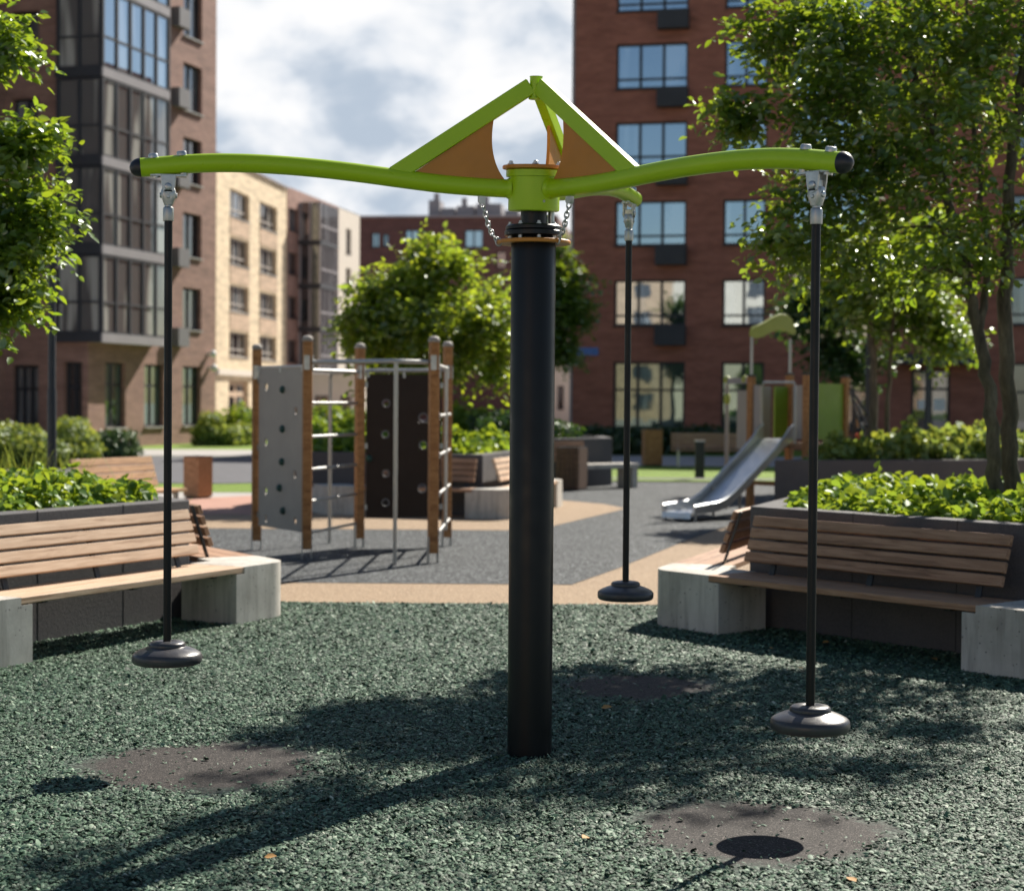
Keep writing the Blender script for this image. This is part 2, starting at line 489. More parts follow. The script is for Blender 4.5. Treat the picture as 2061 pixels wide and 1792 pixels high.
M['rub_green'] = rubber_sheet('green_rubber', (0.03, 0.05, 0.04), (0.09, 0.135, 0.105), (0.22, 0.29, 0.235), True)
M['rub_dark'] = rubber_sheet('dark_grey_rubber', (0.022, 0.027, 0.031), (0.060, 0.067, 0.073), (0.30, 0.32, 0.33), None, 48)
M['rub_beige'] = rubber_sheet('beige_rubber', (0.36, 0.25, 0.155), (0.50, 0.36, 0.235), (0.62, 0.48, 0.34), None, 80)

def chipmat():
    t = NT('green_rubber_chip')
    geo = t.n('ShaderNodeNewGeometry'); tc = t.n('ShaderNodeTexCoord')
    big = t.noise(tc.outputs['Object'], 0.8, 4)
    col = t.ramp(geo.outputs['Random Per Island'], [(0.0, (0.011, 0.029, 0.018)), (0.35, (0.037, 0.080, 0.049)), (0.78, (0.090, 0.168, 0.104)), (0.97, (0.18, 0.28, 0.185)), (1.0, (0.44, 0.48, 0.38))])
    col = t.mix(t.maprange(big, 0.45, 0.75, 0, 0.3), col, (0.13, 0.165, 0.12))
    return t.prin(col, 0.6, 0, t.bump(t.noise(tc.outputs['Object'], 260, 3), 0.35, 0.002), Specular_IOR_Level=0.22)
M['chip'] = chipmat()

def lawnmat(name, a, b):
    t = NT(name); v = t.coord()
    f = t.noise(v, 26, 6, 0.7); g = t.noise(v, 0.6, 4)
    col = t.ramp(f, [(0.3, a), (0.7, b)])
    col = t.mix(t.maprange(g, 0.4, 0.7, 0, 0.4), col, tuple(x * 1.3 for x in b))
    return t.prin(col, 0.9, 0, t.bump(f, 0.9, 0.05))
M['lawn'] = lawnmat('lawn', (0.10, 0.18, 0.010), (0.19, 0.29, 0.018))
M['asphalt'] = plain('asphalt', (0.085, 0.085, 0.095), 0.85, 0, 0.18, 1.5, 0.4, 90)
M['pave'] = plain('grey_paving', (0.36, 0.34, 0.32), 0.85, 0, 0.1, 2.5, 0.3, 60)
M['redpave'] = plain('red_rubber_paving', (0.40, 0.215, 0.16), 0.85, 0, 0.12, 3, 0.4, 60)

# ------------------------------------------------------------------ ground sheets
def sheet(name, poly, z, mat):
    o = MB().add([(x, y, z) for x, y in poly], [tuple(range(len(poly)))]).build(name, mat)
    o['kind'] = 'structure'
    return o

def smooth_poly(pts, n=6):
    out = []
    k = len(pts)
    for i in range(k):
        p0, p1, p2, p3 = (Vector(pts[(i + j - 1) % k]) for j in range(4))
        for q in range(n):
            t = q / n
            out.append(tuple(0.5 * ((2 * p1) + (p2 - p0) * t + (2 * p0 - 5 * p1 + 4 * p2 - p3) * t * t + (3 * p1 - p0 - 3 * p2 + p3) * t ** 3)))
    return out

sheet('ground', [(-400, -60), (400, -60), (400, 900), (-400, 900)], -0.012, M['pave'])
sheet('lawn', [(-60, 31), (60, 31), (60, 75), (-60, 75)], -0.008, M['lawn'])
sheet('path', [(-14, 13.6), (14, 13.6), (14, 32.5), (-3.2, 31.6), (-4.3, 29.9), (-5.4, 28.6), (-14, 26.0)], -0.004, M['rub_beige'])
sheet('playground_surface', [(-14, -4), (14, -4), (14, 14.14), (-14, 14.14)], 0.0, M['rub_green'])
sheet('dark_rubber_surface', [(-7.5, 15.68), (0.55, 15.68), (1.05, 17.2), (2.1, 20.8), (3.0, 23.6), (9, 26), (9, 36.2), (1.2, 36.2), (0.4, 30.0), (-3, 29.0), (-3.6, 25.0), (-7.5, 24.6)], 0.0, M['rub_dark'])
sheet('planter_apron', [(-9, 22.15), (-3, 22.15), (-0.05, 22.2), (0.54, 23.0), (1.55, 26.2), (1.78, 27.0), (1.5, 28.1), (0.9, 29.0), (0.3, 30.3), (-1.0, 32), (-3.4, 31.2), (-3.9, 28.0), (-9, 25.0)], 0.004, M['rub_beige'])
sheet('red_paving', [(-14, 24.8), (-3.7, 24.8), (-3.7, 28.2), (-4.3, 29.9), (-5.4, 28.6), (-14, 26.0)], 0.008, M['redpave'])
sheet('kerb_shadow_strip', [(1.2, 36.2), (12, 36.2), (12, 36.9), (1.2, 36.9)], 0.06, M['stone'])  # dark colour paints the kerb together with its shadow
sheet('footpath', [(-2, 45.2), (40, 45.2), (40, 54), (-2, 54)], 0.004, M['pave'])
sheet('road', [(-60, 33.5), (-5.6, 34.0), (-3.2, 36.0), (-3.2, 50.5), (-60, 46.0)], 0.004, M['asphalt'])
sheet('pavement', [(-60, 47.0), (-3.2, 50.9), (-3.2, 57.5), (-60, 53)], 0.004, M['pave'])

# ------------------------------------------------------------------ rubber chips of the nearest surface
def build_chips():
    rng = np.random.default_rng(3)
    pts = []
    y = 5.0
    cells = [(5.0, 7.0, 6800, 0.9), (7.0, 9.0, 5900, 0.9), (9.0, 11.2, 4600, 0.95), (11.2, 14.1, 3400, 1.05)]
    P = []; S = []
    for (a, b, dens, sz) in cells:
        w = 0.315 * b + 0.25
        n = int(dens * (b - a) * 2 * w)
        x = rng.uniform(-w, w, n); yy = rng.uniform(a, b, n)
        keep = np.abs(x) < 0.315 * yy + 0.25
        P.append(np.stack([x[keep], yy[keep]], 1)); S.append(np.full(keep.sum(), sz))
    P = np.concatenate(P); S = np.concatenate(S)
    keep = np.ones(len(P), bool)
    for (cx, cy, r) in PATCHES:
        d = np.hypot(P[:, 0] - cx, P[:, 1] - cy)
        an = np.arctan2(P[:, 1] - cy, P[:, 0] - cx)
        rr = r + 0.05 * np.sin(an * 3 + cx) + 0.04 * np.sin(an * 7 + cy * 3) + rng.normal(0, 0.05, len(P))
        keep &= (rng.random(len(P)) < np.clip((d - rr) / 0.13, 0, 1)) | (rng.random(len(P)) < 0.02)
    keep &= np.hypot(P[:, 0] - 0.093, P[:, 1] - 8.09) > 0.09
    P = P[keep]; S = S[keep]; n = len(P)
    L = (0.0062 + 0.011 * rng.random(n) ** 1.5 + 0.006 * (rng.random(n) < 0.07)) * S; W = L * rng.uniform(0.30, 0.78, n)
    ang = rng.uniform(0, 2 * PI, n)
    tx = rng.normal(0, 0.42, n); ty = rng.normal(0, 0.27, n)
    ca, sa = np.cos(ang), np.sin(ang)
    k = 7
    V = np.zeros((n, k + 1, 3), np.float32)
    skew = rng.uniform(-0.4, 0.4, n)
    for j in range(k):
        g = 2 * PI * j / k
        jit = rng.uniform(0.78, 1.18, n)
        u = np.cos(g) * L * jit; w = np.sin(g) * W * jit + skew * u * 0.4
        V[:, j, 0] = u; V[:, j, 1] = w
        V[:, j, 2] = tx * w + ty * u
    V[:, k, 2] = rng.uniform(0.002, 0.0055, n)
    z0 = rng.uniform(0.002, 0.011, n)
    X = V[:, :, 0] * ca[:, None] - V[:, :, 1] * sa[:, None] + P[:, 0:1]
    Y = V[:, :, 0] * sa[:, None] + V[:, :, 1] * ca[:, None] + P[:, 1:2]
    Z = V[:, :, 2] + z0[:, None]
    V = np.stack([X, Y, Z], 2).reshape(-1, 3)
    base = (np.arange(n) * (k + 1))[:, None]
    F = np.concatenate([np.stack([base[:, 0] + j, base[:, 0] + (j + 1) % k, base[:, 0] + k], 1)[:, None] for j in range(k)], 1).reshape(-1, 3)
    o = np_mesh('rubber_chips', V, F, M['chip'])
    tag(o, 'loose green rubber chips covering the ground round the carousel', 'rubber chips', kind='stuff')
build_chips()

# ------------------------------------------------------------------ leaves
LEAF_T = np.array([[0, 0, 0], [0.30, 0.27, 0.07], [0.66, 0.23, 0.05], [1, 0, -0.06], [0.66, -0.23, 0.05], [0.30, -0.27, 0.07]], np.float32)
def leaf_arrays(P, D, N, S, wid=1.0):
    "leaves at P pointing along D with upper side N and length S"
    D = D / np.linalg.norm(D, axis=1, keepdims=True)
    B = np.cross(N, D); B /= np.maximum(np.linalg.norm(B, axis=1, keepdims=True), 1e-6)
    N = np.cross(D, B)
    T = LEAF_T * np.array([1, wid, 1], np.float32)
    V = P[:, None, :] + S[:, None, None] * (T[None, :, 0:1] * D[:, None, :] + T[None, :, 1:2] * B[:, None, :] + T[None, :, 2:3] * N[:, None, :])
    n = len(P); b = np.arange(n) * 6
    F = np.concatenate([np.stack([b, b + 5, b + 4, b + 3], 1), np.stack([b, b + 3, b + 2, b + 1], 1)])
    return V.reshape(-1, 3), F

def unit(v): return v / np.maximum(np.linalg.norm(v, axis=-1, keepdims=True), 1e-9)

def tree(name, label, cat, base, stems, blobs, nclus, per, leaf, mat, seed, sig=0.2, group=None, fork=1.6, droop=0.25, wid=1.0, rlim=0.028, gap=0.5):
    """stems: list of polylines with radii [(point, r), ...]; blobs: (centre, radii, weight) envelope of the crown"""
    rng = np.random.default_rng(seed)
    root = thing(name, label, cat, base, 0, group)
    tb = MB()
    nodes = []
    for st in stems:
        pts = [Vector(p) for p, r in st]; rs = [r for p, r in st]
        P2, R2 = [], []
        for i in range(len(pts) - 1):
            for q in range(6):
                t = q / 6
                wob = Vector((rng.normal(0, 0.012), rng.normal(0, 0.012), 0)) if (i or q) else Vector((0, 0, 0))
                P2.append(pts[i].lerp(pts[i + 1], t) + wob); R2.append(rs[i] * (1 - t) + rs[i + 1] * t)
        P2.append(pts[-1]); R2.append(rs[-1])
        tb.tube(P2, R2, 10)
        for p, r in zip(P2, R2):
            if p.z - base[2] > fork * 0.55: nodes.append((p, r))
    # clusters
    ws = np.array([b[2] for b in blobs], float); ws /= ws.sum()
    C = []
    while len(C) < nclus:
        c, rad, _ = blobs[rng.choice(len(blobs), p=ws)]
        d = unit(rng.normal(size=3)) * rng.random() ** (1 / 2.4)
        p = np.array(c) + d * np.array(rad)
        if mnoise.noise(Vector(p) * (0.95 / gap) + Vector((seed, 0, 0))) < 0.04: continue
        C.append(p)
    C = np.array(C)
    order = np.argsort(np.linalg.norm(C - np.array(nodes[-1][0]), axis=1))
    lim = list(nodes)
    ends = []
    for i in order:
        c = Vector(C[i])
        best = min(lim, key=lambda q: (q[0] - c).length + max(0, (q[0].z - c.z)) * 0.8 - min(q[1], 0.03) * 4)
        a, ra = best
        mid = a.lerp(c, 0.5) + Vector((rng.normal(0, 0.06), rng.normal(0, 0.06), 0.10 * (c - a).length + rng.normal(0, 0.04)))
        r0 = min(ra * 0.75, rlim * (0.5 + (c - a).length * 0.4)); r1 = max(0.0035, r0 * 0.35)
        pts = [a, a.lerp(mid, 0.5) + Vector((0, 0, 0.03)), mid, mid.lerp(c, 0.5) + Vector((0, 0, 0.02)), c]
        rs = [r0, r0 * 0.85, r0 * 0.68, r0 * 0.5, r1]
        tb.tube(pts, rs, 6, cap=False)
        lim += [(pts[2], rs[2]), (pts[3], rs[3]), (c, r1)]
        ends.append((c, (c - mid).normalized()))
    tr = tb.build('trunk', M['bark'], root, angle=60)
    # leaves along short twigs
    Ps, Ds, Ns, Ss = [], [], [], []
    ax = np.array(nodes[0][0])
    for c, d in ends:
        c = np.array(c); d = np.array(d)
        out = c - ax; out[2] *= 0.4
        out = unit(out + 1e-6)
        nt = max(3, int(per / 9))
        for _ in range(nt):
            td = unit(d * 0.5 + out * 0.6 + rng.normal(size=3) * 0.75 + np.array([0, 0, 0.12]))
            L = sig * rng.uniform(0.7, 2.2)
            s0 = c + rng.normal(size=3) * sig * 0.55
            k = 9
            t = np.linspace(0.05, 1, k) + rng.normal(0, 0.04, k)
            p = s0 + td * (t[:, None] * L) + rng.normal(size=(k, 3)) * leaf * 0.25
            p[:, 2] -= (t ** 2) * L * droop
            side = np.where(np.arange(k) % 2 == 0, 1.0, -1.0)[:, None]
            b = unit(np.cross(td, np.array([0, 0, 1.0])) + 1e-6)
            ld = td * 0.55 + side * b * 0.8 + rng.normal(size=(k, 3)) * 0.35 + np.array([0, 0, -droop])
            nn = np.array([0, 0, 1.0]) + rng.normal(size=(k, 3)) * 0.55
            Ps.append(p); Ds.append(ld); Ns.append(nn); Ss.append(leaf * rng.uniform(0.6, 1.25, k))
    V, F = leaf_arrays(np.concatenate(Ps), np.concatenate(Ds), np.concatenate(Ns), np.concatenate(Ss), wid)
    np_mesh('crown', V, F, mat, root)
    return root

def foliage_mass(n, sampler, leaf, rng, up=0.9, wid=1.2, tilt=0.5):
    P, nrm = sampler(n)
    D = rng.normal(size=(n, 3)); D -= nrm * np.sum(D * nrm, 1, keepdims=True) * 0.8
    N = nrm * 0.5 + np.array([0, 0, up]) + rng.normal(size=(n, 3)) * tilt
    return leaf_arrays(P, D, N, leaf * rng.uniform(0.55, 1.25, n), wid)

def shrub(name, label, cat, base, blobs, n, leaf, mat, seed, group=None, kind=None, wid=1.0):
    "bush: stems fanning from the base, leaves scattered through lumpy mounds"
    rng = np.random.default_rng(seed)
    root = thing(name, label, cat, base, 0, group)
    sb = MB()
    for c, r in blobs:
        for _ in range(5):
            top = Vector(c) + Vector((rng.normal(0, r[0] * 0.4), rng.normal(0, r[1] * 0.4), r[2] * 0.5))
            b0 = Vector((c[0] * 0.7 + base[0] * 0.3 + rng.normal(0, .05), c[1] * 0.7 + base[1] * 0.3, base[2]))
            sb.tube([b0, b0.lerp(top, 0.5) + Vector((rng.normal(0, .04), 0, 0.02)), top], [0.012, 0.009, 0.004], 5)
    sb.build('stem', M['bark'], root)
    vol = np.array([r[0] * r[1] * r[2] for c, r in blobs]) ** 0.67; vol /= vol.sum()
    def samp(n):
        idx = rng.choice(len(blobs), n, p=vol)
        C = np.array([b[0] for b in blobs])[idx]; Rr = np.array([b[1] for b in blobs])[idx]
        d = unit(rng.normal(size=(n, 3)))
        ph = rng.uniform(0, 6, 3)
        lump = 1 + 0.16 * np.sin(d[:, 0] * 7 + ph[0] + idx) * np.sin(d[:, 1] * 6 + ph[1]) + 0.12 * np.sin(d[:, 2] * 9 + ph[2])
        rad = rng.random(n) ** (1 / 4.0) * lump
        P = C + d * Rr * rad[:, None]
        P[:, 2] = np.maximum(P[:, 2], base[2] + 0.02)
        return P, d
    V, F = foliage_mass(n, samp, leaf, rng, 0.5, wid, 0.6)
    np_mesh('foliage', V, F, mat, root)
    return root

# ------------------------------------------------------------------ hexagonal planters with benches round them
def v2(a): return Vector((math.cos(a), math.sin(a), 0))

def planter(label, poly, h, soil_z, thick=0.2, joints=True):
    "poly: outer wall outline, counter-clockwise seen from above"
    c = sum((Vector((*p, 0)) for p in poly), Vector()) / len(poly)
    root = thing('planter', label, 'planter', c)
    k = len(poly)
    outer = [Vector((*p, 0)) for p in poly]
    inner = []
    for i in range(k):
        a, b, d = outer[i - 1], outer[i], outer[(i + 1) % k]
        n1 = Vector((-(b - a).y, (b - a).x, 0)).normalized(); n2 = Vector((-(d - b).y, (d - b).x, 0)).normalized()
        m = (n1 + n2).normalized()
        inner.append(b + m * thick / max(0.3, m.dot(n1)))
    w = MB()
    vs = [(p.x, p.y, 0) for p in outer] + [(p.x, p.y, h) for p in outer] + [(p.x, p.y, h) for p in inner] + [(p.x, p.y, 0) for p in inner]
    fs = []
    for i in range(k):
        j = (i + 1) % k
        fs += [(i, j, k + j, k + i), (k + i, k + j, 2 * k + j, 2 * k + i), (2 * k + i, 2 * k + j, 3 * k + j, 3 * k + i)]
    w.add(vs, fs)
    w.build('wall', M['stone'], root, bevel=0.008)
    if joints:
        jb = MB()
        for i in range(k):
            a, b = outer[i], outer[(i + 1) % k]
            u = (b - a).normalized(); n = Vector((u.y, -u.x, 0))
            L = (b - a).length; m = 3
            for q in range(1, m):
                p = a + u * (L * q / m + 0.12 * math.sin(i * 3 + q))
                jb.box(p + Vector((0, 0, h / 2)) - n * 0.003, (0.005, 0.008, h + 0.003), math.atan2(u.y, u.x))
                jb.box(p - n * thick / 2 + Vector((0, 0, h - 0.0005)), (0.005, thick, 0.004), math.atan2(u.y, u.x))
        jb.build('joint', M['black_paint'], root)
    MB().add([(p.x, p.y, soil_z) for p in inner], [tuple(range(k))]).build('soil', M['soil'], root)
    return root, outer, inner

def inside(P, poly):
    ok = np.ones(len(P), bool); k = len(poly)
    for i in range(k):
        a, b = poly[i], poly[(i + 1) % k]
        ok &= ((b.x - a.x) * (P[:, 1] - a.y) - (b.y - a.y) * (P[:, 0] - a.x)) > 0
    return ok

def plant_bed(name, label, inner, z0, n, leaf, mat, seed, hgt=0.24, clip=None, wid=1.3, grow=1.0):
    rng = np.random.default_rng(seed)
    xs = [p.x for p in inner]; ys = [p.y for p in inner]
    P = np.stack([rng.uniform(min(xs), max(xs), n * 2), rng.uniform(min(ys), max(ys), n * 2)], 1)
    c = np.array([sum(xs) / len(xs), sum(ys) / len(ys)])
    P = P[inside((P - c) / grow + c, inner)]
    if clip is not None: P = P[clip(P)]
    P = P[:n]; n = len(P)
    s1 = rng.uniform(0, 6, 6)
    def hf(P):
        x, y = P[:, 0], P[:, 1]
        h = 0.55 + 0.27 * np.sin(x * 4.1 + s1[0]) * np.sin(y * 3.6 + s1[1]) + 0.22 * np.sin(x * 11 + y * 4 + s1[2]) * np.sin(y * 12 - x * 3 + s1[3]) + 0.1 * np.sin(x * 23 + s1[4]) * np.sin(y * 21 + s1[5])
        dm = np.full(len(P), 9.0)
        k = len(inner)
        for i in range(k):
            a, b = inner[i], inner[(i + 1) % k]
            L = math.hypot(b.x - a.x, b.y - a.y)
            dm = np.minimum(dm, ((b.x - a.x) * (P[:, 1] - a.y) - (b.y - a.y) * (P[:, 0] - a.x)) / L)
        return h * np.clip(0.35 + (dm + 0.12) * 2.6, 0.25, 1.0)
    H = hf(P) * hgt * 1.7
    t = rng.random(n) ** 0.45
    z = z0 + H * t + rng.normal(0, 0.02, n)
    e = 0.03
    gx = (hf(P + [e, 0]) - hf(P - [e, 0])) / (2 * e) * hgt * 1.7; gy = (hf(P + [0, e]) - hf(P - [0, e])) / (2 * e) * hgt * 1.7
    nr = unit(np.stack([-gx, -gy, np.ones(n)], 1))
    P3 = np.concatenate([P, z[:, None]], 1)
    V, F = foliage_mass(n, lambda q: (P3, nr), leaf, rng, 0.35, wid, 0.5)
    o = np_mesh(name, V, F, mat)
    tag(o, label, 'ground cover', kind='stuff')
    return o

def hexagon(A, rz, L, side, off):
    "wall outline of a hexagonal planter whose front bench edge starts at A along angle rz"
    u = v2(rz); n = Vector((u.y, -u.x, 0))
    ex = (side - L) / 2
    p = A - n * off - u * ex
    pts = []
    a = rz
    for i in range(6):
        pts.append((p.x, p.y))
        p = p + v2(a) * side; a += R(60)
    return pts

SEAT_Z = 0.42
def make_bench(label, A, rz, L, mat, slats=4, seatw=0.46, group=None, supports=(0.12, 0.5, 0.88), metal=True):
    """bench standing in front of a planter wall: A is the front left corner seen by a sitter's guest, local x along the bench,
    local -y towards the open side"""
    root = thing('bench', label, 'bench', (A[0], A[1], 0), rz, group)
    s = MB()
    nb = 3
    w = seatw / nb
    for i in range(nb):
        s.box((L / 2, 0.0 + w * (i + 0.5), SEAT_Z - 0.022), (L - 0.004 * i, w - 0.006, 0.044))
    s.build('seat', mat, root, bevel=0.006, local=True)
    b = MB()
    z0, z1 = 0.495, 0.835
    hs = (z1 - z0) / slats
    y0, y1 = 0.36, 0.475
    tilt = math.atan2(y1 - y0, z1 - z0)
    Mx = Matrix.Rotation(-tilt, 3, 'X')
    for i in range(slats):
        f = (i + 0.5) / slats
        b.box((L / 2 - 0.02, y0 + (y1 - y0) * f, z0 + (z1 - z0) * f), (L - 0.12, 0.036, hs - 0.014), M=Mx)
    b.build('backrest', mat, root, bevel=0.005, local=True)
    if metal:
        for f in supports:
            p = MB()
            p.bar((L * f, y0 + 0.012, SEAT_Z - 0.05), (L * f, y1 + 0.045, z1 - 0.01), 0.045, 0.014, up=(0, 1, 0))
            p.bar((L * f, 0.06, SEAT_Z - 0.055), (L * f, 0.56, SEAT_Z - 0.055), 0.045, 0.02)
            p.build('bracket', M['dark_metal'], root, local=True)
    return root

def corner_block(label, V, a1, a2, d1, d2, depth, h=0.42, group='concrete bench blocks', rad=0.28, notch=(0.1, 0.1)):
    """concrete block at the corner V of two bench fronts: along -a1 for d1 and along +a2 for d2"""
    u1, u2 = v2(a1), v2(a2)
    n1 = Vector((u1.y, -u1.x, 0)); n2 = Vector((u2.y, -u2.x, 0))
    V = Vector((V[0], V[1], 0))
    half = (a2 - a1) / 2
    t = rad * math.tan(half)
    t = min(t, d1 - 0.12, d2 - 0.12); rr = t / math.tan(half)
    poly = [V - u1 * d1, V - u1 * t]
    cc = V - u1 * t - n1 * rr
    st = 10
    for i in range(1, st):
        a = a1 + (a2 - a1) * i / st
        poly.append(cc + Vector((math.sin(a), -math.cos(a), 0)) * rr)
    poly += [V + u2 * t, V + u2 * d2, V + u2 * d2 - n2 * depth]
    ic = V - (n1 + n2).normalized() * depth / math.cos(half)
    poly.append(ic)
    poly.append(V - u1 * d1 - n1 * depth)
    o = MB()
    # rebate for the seat boards at both ends
    k = len(poly)
    o.prism([(p.x, p.y) for p in poly], 0.0, h - 0.05)
    q = list(poly)
    q[0] = poly[0] + u1 * notch[0]; q[-1] = poly[-1] + u1 * notch[0]
    i2 = k - 4
    q[i2 + 0] = poly[i2] - u2 * notch[1]; q[i2 + 1] = poly[i2 + 1] - u2 * notch[1]
    o.prism([(p.x, p.y) for p in q], h - 0.0499, h)
    ob = o.build('concrete_block', M['concrete'], None, bevel=0.0, angle=25)
    tag(ob, label, 'concrete block', group)
    return ob

LSEAT = 2.33
# near planter on the left
A_L = Vector((-3.02, 10.67, 0)); RZ_L = R(90 - 27.0)
polyL = hexagon(A_L, RZ_L, LSEAT, LSEAT + 0.30, 0.62)
plL, outL, inL = planter('dark stone hexagonal planter behind the sunlit bench', polyL, 0.885, 0.80)
EXT = 0.18 + 0.62 * math.tan(R(30))
uL = v2(RZ_L); nL = Vector((uL.y, -uL.x, 0))
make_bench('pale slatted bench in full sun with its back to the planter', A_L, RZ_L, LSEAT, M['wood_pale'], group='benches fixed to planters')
VL1 = A_L + uL * (LSEAT + EXT); VL0 = A_L - uL * EXT
u2 = v2(RZ_L + R(60))
make_bench('pale bench facing away behind the sunlit bench, only its end seen', VL1 + u2 * EXT, RZ_L + R(60), LSEAT, M['wood_brown'], group='benches fixed to planters', supports=(0.03, 0.5, 0.97))
corner_block('rounded concrete block at the far end of the sunlit bench', VL1, RZ_L, RZ_L + R(60), EXT + 0.10, EXT + 0.10, 0.5)
corner_block('concrete block at the near end of the sunlit bench, cut by the frame', VL0, RZ_L - R(60), RZ_L, EXT + 0.10, EXT + 0.10, 0.5)
plant_bed('ground_cover', 'bright leafy ground cover in the planter behind the sunlit bench', inL, 0.80, 15000, 0.085, M['leaf_cover'], 11, 0.17, clip=lambda P: P[:, 0] > -5.6)

# near planter on the right
LSR = 2.30
A_R = Vector((1.40, 12.40, 0)); RZ_R = math.atan2(-0.767, 0.6415)
uR = v2(RZ_R)
polyR = hexagon(A_R, RZ_R, LSR, LSR + 0.30, 0.62)
plR, outR, inR = planter('dark stone hexagonal planter under the large tree behind the shaded bench', polyR, 0.885, 0.80)
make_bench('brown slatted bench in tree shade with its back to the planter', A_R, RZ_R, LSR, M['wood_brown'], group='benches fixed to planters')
VR0 = A_R - uR * EXT; VR1 = A_R + uR * (LSR + EXT)
um = v2(RZ_R - R(60))
make_bench('brown bench turned sideways behind the rounded block, next to the slide', VR0 - um * (EXT + LSR), RZ_R - R(60), LSR, M['wood_brown'], group='benches fixed to planters', supports=(0.03, 0.5, 0.97))
corner_block('rounded concrete block between the shaded bench and the sideways bench', VR0, RZ_R - R(60), RZ_R, EXT + 0.10, EXT + 0.12, 0.5)
corner_block('stained concrete block at the near end of the shaded bench', VR1, RZ_R, RZ_R + R(60), EXT + 0.12, EXT + 0.10, 0.5)
plant_bed('ground_cover', 'leafy ground cover under the large tree behind the shaded bench', inR, 0.80, 22000, 0.085, M['leaf_cover'], 12, 0.17)

# planter behind the climbing frame
polyC = [(-0.42, 24.95), (0.42, 28.55), (-1.1, 31.4), (-3.2, 30.2), (-3.75, 27.6), (-3.05, 25.75)]
plC, outC, inC = planter('dark stone planter behind the climbing frame, below the small tree', polyC, 0.885, 0.80)
plant_bed('ground_cover', 'bright leafy plants in the planter behind the climbing frame', inC, 0.80, 9000, 0.14, M['leaf_cover'], 13, 0.24)
aA = math.atan2(24.95 - 25.75, -0.42 + 3.05); uA = v2(aA); nA = Vector((uA.y, -uA.x, 0))
aB = math.atan2(28.55 - 24.95, 0.84); uB = v2(aB)
hA = (aB - aA) / 2
VC = Vector((-0.42, 24.95, 0)) + (nA + Vector((uB.y, -uB.x, 0))).normalized() * 0.62 / math.cos(hA)
make_bench('brown bench seen through the climbing frame ladder', VC - uA * (0.62 + 1.75), aA, 1.75, M['wood_brown'], group='benches fixed to planters')
make_bench('light bench half hidden by the black carousel post, at the planter behind', VC + uB * 0.62, aB, 2.4, M['wood_pale'], group='benches fixed to planters')
corner_block('long concrete block between the two benches beside the climbing frame', VC, aA, aB, 0.72, 0.72, 0.5)
corner_block('pale concrete block just past the carousel post at the planter behind', VC + uB * (0.62 + 2.4 + 0.5), aB, aB + R(60), 0.55, 0.6, 0.5)
corner_block('concrete block behind the climbing frame ladder, left of its bench', VC - uA * (0.62 + 1.75 + 0.5), aA - R(50), aA, 0.6, 0.62, 0.5)

# second planter on the right, by the slide
polyD = [(3.56, 23.5), (6.9, 24.4), (8.4, 27.0), (6.8, 29.4), (4.4, 29.0), (3.3, 26.0)]
polyD = [(3.56, 23.5), (7.1, 24.6), (8.8, 26.6), (7.6, 27.4), (5.6, 26.0), (4.6, 25.0)]
plD, outD, inD = planter('long dark stone planter beside the slide, below the slender tree', polyD, 0.885, 0.80, joints=False)
plant_bed('ground_cover', 'pale green plants in the long planter beside the slide', inD, 0.80, 11000, 0.12, M['leaf_shrub'], 14, 0.36, grow=1.05)

# dark planter and bench beyond the carousel post
polyE = [(0.85, 33.2), (2.0, 34.6), (1.9, 36.2), (-0.6, 37.0), (-1.2, 34.6)]
plE, outE, inE = planter('shaded dark planter with a dark bush far behind the carousel post', polyE, 0.95, 0.85, joints=False)

